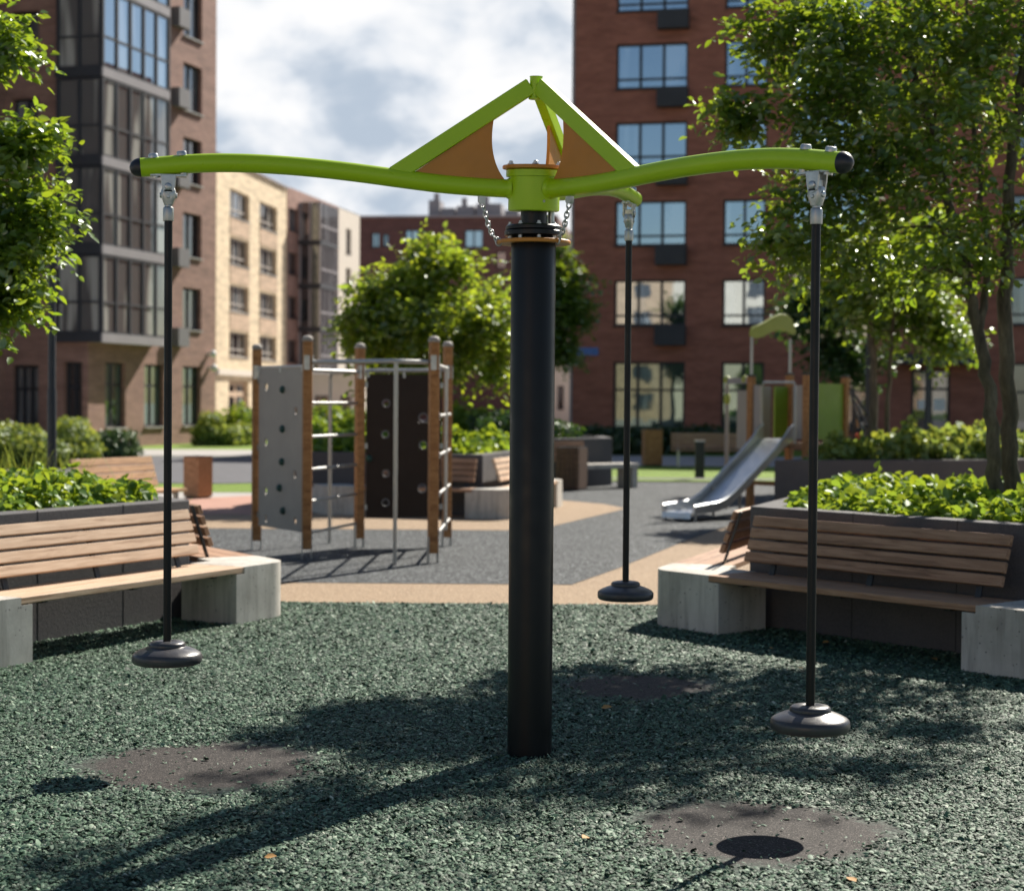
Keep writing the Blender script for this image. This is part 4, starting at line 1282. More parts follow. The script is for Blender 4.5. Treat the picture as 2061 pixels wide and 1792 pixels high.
# ------------------------------------------------------------------ free standing furniture
def litter_bin(label, c, rz, w, h, mat):
    root = thing('litter_bin', label, 'litter bin', c, rz, 'wooden litter bins')
    b = MB()
    k = 5
    for i in range(k):
        x = -w / 2 + w * (i + 0.5) / k
        for sg in (-1, 1):
            b.box((x, sg * (w / 2 - 0.012), h / 2 + 0.02), (w / k - 0.006, 0.024, h - 0.04))
            b.box((sg * (w / 2 - 0.012), x * 0.86, h / 2 + 0.02), (0.024, w / k - 0.012, h - 0.04))
    b.build('body', mat, root, local=True)
    t = MB()
    t.box((0, 0, h / 2), (w - 0.05, w - 0.05, h - 0.06))
    t.box((0, 0, 0.012), (w - 0.03, w - 0.03, 0.024))
    t.build('liner', M['dark_metal'], root, local=True)
    r = MB()
    for sg in (-1, 1):
        r.box((0, sg * (w / 2 - 0.03), h + 0.004), (w, 0.06, 0.012)); r.box((sg * (w / 2 - 0.03), 0, h + 0.004), (0.06, w - 0.12, 0.012))
    r.build('rim', M['dark_metal'], root, local=True)
g = gnd(394, 1004)
litter_bin('square wooden litter bin in sun by the road, left of the climbing frame', (g.x, g.y + 0.2, 0), R(-32), 0.34, 0.70, M['wood_orange'])
g = gnd(1312, 937)
litter_bin('wooden litter bin in front of the dark hedge', (g.x, g.y, 0), R(8), 0.46, 0.95, M['wood_post'])
g = gnd(1150, 986)
litter_bin('shade-darkened wooden litter bin just right of the carousel post, beyond it', (g.x, g.y, 0), R(-24), 0.46, 0.80, M['wood_shaded'])

def park_bench(label, c, rz, L, mat):
    "free bench, local -y is the side one sits from"
    root = thing('bench', label, 'bench', c, rz, 'free standing benches')
    s = MB()
    for i in range(4): s.box((0, -0.2 + i * 0.115, 0.44), (L, 0.105, 0.04))
    s.build('seat', mat, root, local=True, bevel=0.005)
    b = MB()
    for i in range(4):
        f = i / 3
        b.box((0, 0.23 + 0.09 * f, 0.53 + 0.30 * f), (L, 0.032, 0.092), M=Matrix.Rotation(-0.28, 3, 'X'))
    b.build('backrest', mat, root, local=True, bevel=0.005)
    for sg in (-1, 1):
        l = MB()
        x = sg * (L / 2 - 0.18)
        l.bar((x, -0.19, 0), (x, -0.19, 0.42), 0.06, 0.05, up=(0, 1, 0)); l.bar((x, 0.2, 0), (x, 0.2, 0.42), 0.06, 0.05, up=(0, 1, 0))
        l.box((x, 0, 0.405), (0.06, 0.40, 0.03))
        l.bar((x, 0.21, 0.40), (x, 0.355, 0.88), 0.05, 0.03, up=(0, 1, 0))
        l.build('leg', M['galv'], root, local=True)
park_bench('light wooden bench beyond the left planter, facing the playground', (-4.92, 22.5, 0), R(67), 1.75, M['wood_orange'])
park_bench('long dark bench in shade in front of the hedge', (5.15, 44.6, 0), R(-4), 2.1, M['wood_brown'])
# concrete framed bench past the bin
root = thing('bench', 'grey concrete frame bench in shade beyond the carousel post', 'bench', (1.45, 33.1, 0), R(40), 'free standing benches')
m = MB(); m.box((0.3, 0, 0.43), (1.7, 0.45, 0.09)); m.box((-0.47, 0, 0.19), (0.14, 0.44, 0.385)); m.box((1.05, 0, 0.19), (0.14, 0.44, 0.385))
m.build('seat', M['concrete'], root, local=True, bevel=0.01)
m = MB()
for i in range(4): m.box((-0.25, 0.26 + i * 0.03, 0.56 + i * 0.1), (0.9, 0.03, 0.09), M=Matrix.Rotation(-0.28, 3, 'X'))
m.build('backrest', M['wood_brown'], root, local=True)
m = MB()
for x in (-0.55, 0.05): m.bar((x, 0.24, 0.40), (x, 0.385, 0.90), 0.05, 0.02, up=(0, 1, 0))
m.build('bracket', M['dark_metal'], root, local=True)

def lamp_post(label, c, h, r):
    root = thing('lamp_post', label, 'lamp post', c, 0, 'dark lamp posts')
    MB().lathe([(r * 1.9, 0), (r * 1.9, 0.03), (r, 0.035), (r, h * 0.55), (r * 0.85, h * 0.56), (r * 0.8, h)], (0, 0, 0), 20).build('pole', M['dark_metal'], root, local=True)
    MB().lathe([(r * 0.9, h - 0.01), (r * 1.5, h), (r * 1.5, h + 0.28), (r * 1.2, h + 0.31), (0, h + 0.32)], (0, 0, 0), 20).build('lamp_head', M['dark_metal'], root, local=True)
p = at(104.5, 900, 20.0); lamp_post('dark lamp post left of the frame, top hidden in leaves', (p.x, p.y, 0), 3.15, 0.052)
p = at(1749, 800, 27.5); lamp_post('thick dark lamp post behind the shaded bench, beside the slender tree', (p.x, p.y, 0), 4.7, 0.062)
p = at(1866, 800, 36.0); lamp_post('thin dark lamp post in front of the building entrance', (p.x, p.y, 0), 2.9, 0.05)
p = gnd(1408, 962)
root = thing('bollard', 'short dark square bollard post on the lawn before the far bench', 'bollard', (p.x, p.y, 0))
MB().box((0, 0, 0.4), (0.20, 0.14, 0.82)).build('post', M['dark_metal'], root, local=True, bevel=0.01)
MB().box((0, 0, 0.82), (0.22, 0.16, 0.03)).build('cap', M['galv'], root, local=True)

# fallen leaves
lf = plain('fallen_leaf', (0.42, 0.22, 0.06), 0.7)
for i, (px, py, s) in enumerate(((2410 / 1.4556, 1890 / 1.4556, 0.05), (2745 / 1.4556, 1942 / 1.4556, 0.06), (2265 / 1.4556, 1907 / 1.4556, 0.05), (532, 1736, 0.045), (1723, 1786, 0.05), (1183, 1694, 0.045), (1210, 1432, 0.06), (1615, 1352, 0.05))):
    g = gnd(px, py)
    V, F = leaf_arrays(np.array([[g.x, g.y, 0.022]]), np.array([[math.cos(i * 2.1), math.sin(i * 2.1), 0.15]]), np.array([[0.2, -0.3, 1.0]]), np.array([s]), 1.3)
    tag(np_mesh('fallen_leaf', V, F, lf), 'small dry orange leaf lying on the green rubber', 'leaf', 'fallen leaves')

# ------------------------------------------------------------------ trees and bushes
def A3(px, py, Y): return tuple(at(px, py, Y))

def big_tree():
    Y = 13.25
    stA = [(A3(2006, 1000, Y), .060), (A3(1998, 860, Y), .052), (A3(1978, 700, Y), .047), (A3(1945, 560, Y), .042), (A3(1905, 380, Y + .1), .034), (A3(1855, 200, Y + .1), .026), (A3(1815, 40, Y), .016)]
    stA2 = [(A3(1972, 660, Y), .034), (A3(1990, 540, Y + .1), .028), (A3(1975, 380, Y + .2), .022), (A3(1950, 150, Y + .3), .016), (A3(1940, -60, Y + .3), .010)]
    stB = [(A3(2034, 1000, Y + .12), .070), (A3(2031, 800, Y + .12), .060), (A3(2024, 560, Y + .15), .054), (A3(2034, 330, Y + .15), .042), (A3(2062, 100, Y + .2), .032), (A3(2090, -150, Y + .2), .016)]
    stC = [(A3(2090, 1000, Y + .3), .050), (A3(2120, 700, Y + .4), .044), (A3(2180, 350, Y + .5), .034), (A3(2230, 20, Y + .5), .018)]
    def B(px, py, dy, r, w): return (A3(px, py, Y + dy), r, w)
    blobs = [B(1850, 190, 0, (1.1, 1.2, .95), 3.2), B(2060, 130, .2, (1.3, 1.4, 1.2), 2.6), B(1700, 240, 0, (.48, .8, .75), 1.4), B(1640, 70, -.1, (.34, .4, .22), .35),
             B(1455, 110, -.2, (.10, .2, .10), .12), B(1510, 20, -.2, (.12, .2, .08), .10), B(1540, 95, -.1, (.16, .2, .12), .16), B(1500, 250, -.1, (.14, .3, .12), .16), B(1530, 330, -.1, (.2, .3, .14), .22), B(1530, 425, -.1, (.14, .3, .1), .12), B(1555, 500, -.1, (.16, .3, .1), .14),
             B(1610, 480, 0, (.32, .5, .14), .35), B(1840, 440, 0, (.85, .9, .42), 1.3), B(1680, 400, .1, (.45, .7, .3), .7),
             B(2100, -80, .2, (1.15, 1.1, .6), 1.4), B(2270, 80, .4, (1.2, 1.4, 1.6), 2.0), B(1990, 530, -.1, (.30, .4, .14), .2), B(1740, 555, 0, (.4, .4, .16), .3), B(2000, -330, .1, (.8, .8, .45), .9), B(1850, -400, .1, (.7, .7, .4), .7)]
    tree('tree', 'large multi stemmed tree in the planter behind the shaded bench', 'tree', A3(2020, 1000, Y), [stA, stA2, stB, stC], blobs, 325, 92, 0.078, M['leaf'], 21, 0.15, fork=2.0, group='courtyard trees')
big_tree()

def left_tree():
    b = (-5.25, 12.9, 0.8)
    st = [[((-5.25, 12.9, 0.7), .07), ((-5.2, 12.85, 1.7), .06), ((-5.05, 12.7, 2.6), .05), ((-4.9, 12.5, 3.6), .035), ((-4.8, 12.4, 4.6), .018)]]
    Y = 11.7
    blobs = [(A3(12, 462, Y), (.38, .5, .33), 1.5), (A3(-40, 540, Y), (.38, .5, .36), 1.0), (A3(26, 605, Y), (.17, .3, .16), .16), (A3(5, 110, Y), (.17, .3, .24), .35), (A3(35, 285, Y), (.21, .3, .15), .28),
             (A3(66, 465, Y), (.17, .3, .22), .35), ((-5.15, 12.7, 3.5), (.95, 1.2, 1.25), 1.6)]
    tree('tree', 'bright leafy tree reaching in from the left edge over the planter', 'tree', b, st, blobs, 150, 110, 0.078, M['leaf_light'], 22, 0.12, gap=0.35, fork=1.6, group='courtyard trees')
left_tree()

def mid_tree():
    Y = 28.3
    b = at(865, 905, Y)
    st = [[((b.x, Y, 0.75), .075), ((b.x + .02, Y, 1.5), .065), ((b.x - .03, Y, 2.6), .045), ((b.x + .03, Y, 3.8), .02)]]
    blobs = [(A3(865, 675, Y), (1.15, 1.2, .95), 4), (A3(880, 560, Y), (.60, .8, .40), 1), (A3(765, 630, Y), (.48, .6, .5), 1), (A3(985, 690, Y), (.40, .7, .85), 1.4), (A3(725, 670, Y), (.25, .4, .2), .3), (A3(876, 510, Y), (.13, .2, .18), .12)]
    tree('tree', 'small rounded tree behind the climbing frame, left of the carousel post', 'tree', tuple((b.x, Y, 0.8)), st, blobs, 200, 120, 0.115, M['leaf_far'], 23, 0.22, gap=0.6, fork=1.0, group='courtyard trees')
mid_tree()

def slender_tree():
    Y = 25.35
    b = at(1757, 900, Y)
    st = [[((b.x, Y, 0.75), .07), ((b.x - .01, Y, 2.0), .06), ((b.x - .05, Y, 3.0), .045), ((b.x, Y, 4.4), .02)], [((b.x + .2, Y + .1, 0.75), .04), ((b.x + .25, Y + .1, 2.0), .032), ((b.x + .3, Y, 3.4), .02)]]
    blobs = [(A3(1790, 600, Y), (1.0, 1.0, .75), 3), (A3(1705, 560, Y), (.5, .7, .6), 1), (A3(1880, 660, Y), (.48, .5, .32), .8), (A3(1800, 500, Y), (.8, .8, .4), 1.2), (A3(1930, 690, Y), (.15, .3, .12), .1), (A3(1610, 545, Y), (.25, .3, .1), .12)]
    tree('tree', 'slender tree in the long planter, in front of the building entrance', 'tree', (b.x, Y, .8), st, blobs, 150, 110, 0.105, M['leaf_light'], 24, 0.22, fork=1.4, group='courtyard trees')
slender_tree()

def shade_tree():
    Y = 50.0
    b = at(1105, 900, Y)
    st = [[((b.x, Y, -.02), .11), ((b.x, Y, 2.0), .09), ((b.x, Y, 4.5), .05), ((b.x, Y, 6.4), .02)]]
    blobs = [(A3(1110, 640, Y), (.85, 1.0, 1.2), 3), (A3(1140, 590, Y), (.6, .7, .9), 1), (A3(1120, 520, Y), (.5, .6, .5), .6), (A3(1140, 700, Y), (.6, .8, .4), .8)]
    tree('tree', 'dark tree in building shade just right of the carousel post', 'tree', (b.x, Y, 0), st, blobs, 110, 90, 0.16, M['leaf'], 25, 0.3, fork=1.5, group='courtyard trees')
shade_tree()

def back_shade_tree():
    Y = 33.0
    b = at(1690, 900, Y)
    st = [[((b.x, Y, -.02), .09), ((b.x, Y, 2.0), .08), ((b.x + .1, Y, 3.6), .05), ((b.x, Y, 5.0), .02)]]
    blobs = [(A3(1665, 640, Y), (.7, .9, .6), 2), (A3(1700, 720, Y), (.5, .7, .35), .8), (A3(1760, 560, Y), (.9, .9, .9), 2)]
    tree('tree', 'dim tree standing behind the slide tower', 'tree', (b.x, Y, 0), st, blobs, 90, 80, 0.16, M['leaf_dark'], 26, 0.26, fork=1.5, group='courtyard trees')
back_shade_tree()

def bl(px, py, Y, r): return (A3(px, py, Y), r)
shrub('shrub', 'pale flowering shrub mass left of the lamp post', 'shrub', tuple(gnd(20, 940)), [bl(-20, 900, 41, (1.0, 1.0, .62)), bl(50, 905, 41, (.8, .9, .55)), bl(100, 915, 41, (.6, .8, .4))], 9500, 0.11, M['leaf_shrub'], 31, 'shrubs by the brick building')
shrub('shrub', 'pale green shrub between the lamp post and the dark shrub', 'shrub', tuple(gnd(150, 930)), [bl(140, 890, 42, (.55, .8, .6)), bl(165, 905, 42, (.5, .7, .45))], 5000, 0.11, M['leaf_shrub'], 32, 'shrubs by the brick building')
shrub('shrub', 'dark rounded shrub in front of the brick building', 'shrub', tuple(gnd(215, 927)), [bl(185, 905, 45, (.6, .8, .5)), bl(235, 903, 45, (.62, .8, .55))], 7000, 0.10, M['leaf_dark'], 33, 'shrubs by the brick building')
shrub('shrub', 'yellow green rounded shrub at the corner of the beige building', 'shrub', tuple(gnd(420, 896)), [bl(425, 875, 62, (.65, .8, .75))], 4000, 0.14, M['leaf_shrub'], 34, 'shrubs by the beige building')
shrub('shrub', 'small yellow green shrub beside the wooden post', 'shrub', tuple(gnd(470, 896)), [bl(462, 882, 62, (.5, .7, .5)), bl(490, 878, 63, (.4, .6, .55))], 3600, 0.14, M['leaf_shrub'], 35, 'shrubs by the beige building')
shrub('shrub', 'tall loose yellow shrub at the foot of the beige building', 'shrub', tuple(gnd(480, 885)), [bl(480, 855, 70, (.8, .8, .85)), bl(520, 855, 72, (.8, .8, .8)), bl(440, 862, 70, (.6, .7, .6))], 2600, 0.22, M['leaf_cover'], 36, 'shrubs by the beige building')
shrub('shrub', 'yellow green bush seen through the climbing frame', 'shrub', tuple(gnd(690, 885)), [bl(660, 862, 66, (1.1, .9, .9)), bl(720, 866, 66, (1.0, .9, .8)), bl(610, 868, 64, (.9, .8, .7))], 3600, 0.22, M['leaf_cover'], 37, 'bushes beyond the climbing frame')
shrub('shrub', 'yellow green bush left of the carousel post, beyond the planter', 'shrub', tuple(gnd(935, 885)), [bl(930, 860, 60, (.9, .9, .8)), bl(965, 862, 60, (.7, .8, .7))], 2600, 0.22, M['leaf_cover'], 38, 'bushes beyond the climbing frame')
shrub('shrub', 'dark bush hugging the carousel post far behind', 'shrub', tuple(gnd(1000, 890)), [bl(995, 868, 56, (.8, .9, .7))], 2200, 0.2, M['leaf_dark'], 39, 'bushes beyond the climbing frame')
shrub('bush', 'low dark bush in the shaded planter right of the carousel post', 'shrub', tuple((0.6, 35.3, 0.85)), [((0.75, 35.0, .95), (.7, .7, .35)), ((0.1, 35.4, 1.0), (.9, .7, .55))], 3000, 0.13, M['leaf_dark'], 40)

def hedge():
    a = gnd(1175, 915); b = gnd(1475, 912)
    blobs = []
    for i in range(12):
        t = i / 11
        blobs.append(((a.x + (b.x - a.x) * t, a.y + (b.y - a.y) * t, 0.42 + 0.04 * math.sin(i * 2.3)), (.62, .6, .50 + .05 * math.sin(i * 1.7))))
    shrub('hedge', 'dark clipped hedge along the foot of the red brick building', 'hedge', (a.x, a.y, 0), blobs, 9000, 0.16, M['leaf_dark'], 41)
hedge()

# tall grass tuft at the back of the left planter
def grass_tuft():
    rng = np.random.default_rng(44)
    n = 700
    c = np.array([-5.0, 15.6, 0.0])
    root = thing('ornamental_grass', 'dry ornamental grass with seed heads behind the left planter', 'grass clump', tuple(c))
    V = np.zeros((n, 6, 3)); F = []
    for i in range(n):
        b = c + np.array([rng.normal(0, .55), rng.normal(0, .4), 0])
        g = rng.uniform(0, 2 * PI); L = rng.uniform(.7, 1.25); le = rng.uniform(.1, .55)
        d = np.array([math.cos(g), math.sin(g), 0]); s = np.array([-d[1], d[0], 0]) * 0.006
        m = b + d * le * .3 * L + np.array([0, 0, L * .65]); e = b + d * le * L + np.array([0, 0, L])
        V[i] = [b - s, b + s, m - s * .8, m + s * .8, e - s * .2, e + s * .2]
        F += [(i * 6, i * 6 + 1, i * 6 + 3, i * 6 + 2), (i * 6 + 2, i * 6 + 3, i * 6 + 5, i * 6 + 4)]
    np_mesh('blades', V.reshape(-1, 3), np.array(F), M['leaf_shrub'], root)
grass_tuft()

# ------------------------------------------------------------------ buildings
def facade(parent, O, u, W, H, wins, mat, depth=0.16, z0=-0.02):
    n = Vector((u.y, -u.x, 0))
    xs = sorted({0.0, W} | {w[0] for w in wins} | {w[1] for w in wins})
    zs = sorted({z0, H} | {w[2] for w in wins} | {w[3] for w in wins})
    xs = [x for x in xs if 0 <= x <= W]; zs = [z for z in zs if z0 <= z <= H]
    mb = MB()
    def P(x, z, d=0.0): return O + u * x - n * d + Vector((0, 0, z))
    for i in range(len(xs) - 1):
        for j in range(len(zs) - 1):
            cx, cz = (xs[i] + xs[i + 1]) / 2, (zs[j] + zs[j + 1]) / 2
            if any(w[0] < cx < w[1] and w[2] < cz < w[3] for w in wins): continue
            mb.add([P(xs[i], zs[j]), P(xs[i + 1], zs[j]), P(xs[i + 1], zs[j + 1]), P(xs[i], zs[j + 1])], [(0, 1, 2, 3)])
    for (a, b, c, d) in [w[:4] for w in wins]:
        a = max(a, 0); b = min(b, W)
        q = [P(a, c), P(b, c), P(b, d), P(a, d), P(a, c, depth), P(b, c, depth), P(b, d, depth), P(a, d, depth)]
        mb.add(q, [(0, 4, 5, 1), (1, 5, 6, 2), (2, 6, 7, 3), (3, 7, 4, 0)])
    return mb.build('wall', mat, parent)

def window(parent, O, u, a, b, c, d, nv=2, trans=None, glassm='glass_sky', depth=0.14, bar=0.07, sill=True, fm='frame', name='window'):
    n = Vector((u.y, -u.x, 0)); rz = math.atan2(u.y, u.x)
    def P(x, z, k=0.0): return O + u * x - n * k + Vector((0, 0, z))
    f = MB(); dd = depth - 0.035
    f.box(P((a + b) / 2, c + bar / 2, dd), (b - a, 0.06, bar), rz); f.box(P((a + b) / 2, d - bar / 2, dd), (b - a, 0.06, bar), rz)
    for i in range(nv + 1):
        x = a + bar / 2 + (b - a - bar) * i / nv
        f.box(P(x, (c + d) / 2, dd + 0.003), (bar if i in (0, nv) else bar * 1.3, 0.06, d - c - 2 * bar), rz)
    for t in (trans or []):
        z = c + (d - c) * t
        f.box(P((a + b) / 2, z, dd + 0.006), (b - a - 2 * bar, 0.06, bar), rz)
    w = f.build(name, M[fm], parent)
    g = MB()
    for i in range(nv):
        x0 = a + (b - a) * i / nv + 0.02; x1 = a + (b - a) * (i + 1) / nv - 0.02
        zs = [c + 0.02] + [c + (d - c) * t for t in (trans or [])] + [d - 0.02]
        for z0, z1 in zip(zs, zs[1:]):
            g.add([P(x0, z0 + .01, depth - 0.02), P(x1, z0 + .01, depth - 0.02), P(x1, z1 - .01, depth - 0.02), P(x0, z1 - .01, depth - 0.02)], [(0, 1, 2, 3)])
    g.build('pane', M[glassm], w)
    if sill:
        MB().box(P((a + b) / 2, c - 0.025, -0.02), (b - a + 0.06, 0.12, 0.05), rz).build('sill', M['sill'] if fm != 'frame' or sill == 'pale' else M['frame'], w)
    return w

def shell(parent, pts, H, mat):
    "closed back walls and roof; pts outline counter-clockwise, the first listed edges are skipped when None"
    mb = MB().add([(p.x, p.y, H) for p in pts], [tuple(range(len(pts)))])
    return mb.build('roof', mat, parent)

def back_walls(parent, pts, H, mat):
    mb = MB()
    for a, b in zip(pts, pts[1:]):
        mb.add([(a.x, a.y, 0), (b.x, b.y, 0), (b.x, b.y, H), (a.x, a.y, H)], [(0, 1, 2, 3)])
    return mb.build('wall', mat, parent)

# red brick block on the right
def red_block():
    O = at(1147, 800, 64.0); O.z = 0
    a = R(-12.5); u = v2(a); n = Vector((u.y, -u.x, 0))
    root = thing('apartment_building', 'red brick apartment block with dark framed windows and wall boxes', 'building', O, a, 'apartment buildings')
    W, H = 34.0, 17.5
    def sx(px, py=500): return hit(px, py, O, u)[0]
    def zz(py, px=1310): return hit(px, py, O, u)[1]
    rows = [(563, 655), (404, 494), (245, 334), (87, 178), (-48, 22)]
    rows = [(zz(b), zz(t)) for t, b in rows]
    g0 = (zz(862), zz(728))
    c1 = (sx(1237), sx(1381)); c2 = (sx(1455), sx(1541)); c3 = (sx(1594), sx(1752)); c4 = (sx(2035), sx(2125))
    ent = (sx(1838), sx(1916)); g3 = (sx(1690), sx(1752))
    wins = []
    for z0, z1 in rows:
        for c in (c1, c2, c4): wins.append((c[0], c[1], z0, z1))
        wins.append((c3[0], c3[1], z0 - 0.55, z1 + 0.25))
    for c in (c1, c2, c4, g3): wins.append((c[0], c[1], g0[0], g0[1]))
    wins.append((ent[0], ent[1], 0.15, 2.9))
    facade(root, O, u, W, H, wins, M['brick_red'], 0.2)
    for k, (z0, z1) in enumerate(rows):
        gm = 'glass_sky'
        window(root, O, u, c1[0], c1[1], z0, z1, 3, [0.22], gm, 0.17, 0.075)
        window(root, O, u, c2[0], c2[1], z0, z1, 2, [0.22], gm, 0.17, 0.075)
        window(root, O, u, c4[0], c4[1], z0, z1, 2, [0.22], 'glass_dim', 0.17, 0.075)
        window(root, O, u, c3[0], c3[1], z0 - 0.55, z1 + 0.25, 4, [0.35], gm, 0.10, 0.09, sill=False)
        xb = (c1[0] + c1[1]) / 2 + 0.33 * (c1[1] - c1[0]) - 0.05
        for (xm, w) in ((c1[1] - 0.52, 1.12),):
            b = MB()
            cz = z0 - 0.40; rz = a
            b.box(O + u * xm + n * 0.24 + Vector((0, 0, cz)), (w, 0.47, 0.66), rz)
            for q in range(7):
                b.box(O + u * xm + n * 0.482 + Vector((0, 0, cz - 0.27 + q * 0.09)), (w - 0.06, 0.02, 0.05), rz)
            b.build('wall_box', M['darkclad'], root)
    window(root, O, u, c1[0], c1[1], g0[0], g0[1], 3, [0.58], 'glass_tree_tint', 0.17, 0.08)
    window(root, O, u, c2[0], c2[1], g0[0], g0[1], 2, [0.58], 'glass_tree_tint', 0.17, 0.08)
    window(root, O, u, c4[0], c4[1], g0[0], g0[1], 2, [0.58], 'glass_dim', 0.17, 0.08)
    window(root, O, u, g3[0], g3[1], g0[0], g0[1], 2, [0.58], 'glass_dim', 0.17, 0.08)
    d = window(root, O, u, ent[0], ent[1], 0.15, 2.9, 2, [0.75], 'glass_dim', 0.17, 0.09, sill=False, name='door')
    for px, py, w, h in ((1854, 814, 0.24, 0.33), (1891, 814, 0.40, 0.42)):
        s, z = hit(px, py, O, u)
        nt = MB().box(O + u * s - n * 0.135 + Vector((0, 0, z)), (w, 0.006, h), a)
        nt.build('paper_notice', M['white'], d)
    # canopy over the entrance
    MB().box(O + u * ((ent[0] + ent[1]) / 2 + .2) + n * 0.6 + Vector((0, 0, 3.25)), (3.0, 1.2, 0.35), a).build('canopy', M['darkclad'], root)
    s, z = hit(1177, 707, O, u)
    MB().box(O + u * s + n * 0.03 + Vector((0, 0, z)), (1.02, 0.04, 0.28), a).build('address_plate', M['blue'], root)
    s, z = hit(1160, 730, O, u)
    lm = MB(); lm.sphere(O + u * s + n * 0.16 + Vector((0, 0, z)), 0.15, 8, 0.8); lm.box(O + u * s + n * 0.03 + Vector((0, 0, z)), (0.1, 0.1, 0.1), a)
    lm.build('wall_lamp', M['white'], root)
    MB().box(O + u * 0.035 + n * 0.01 + Vector((0, 0, H / 2)), (0.09, 0.06, H), a).build('corner_trim', M['cladding'], root)
    p0 = O; p1 = O + u * W; p2 = p1 - n * 16; p3 = p0 - n * 16
    back_walls(root, [p1, p2, p3, p0], H, M['brick_red'])
    shell(root, [p0, p1, p2, p3], H, M['roofing'])
red_block()

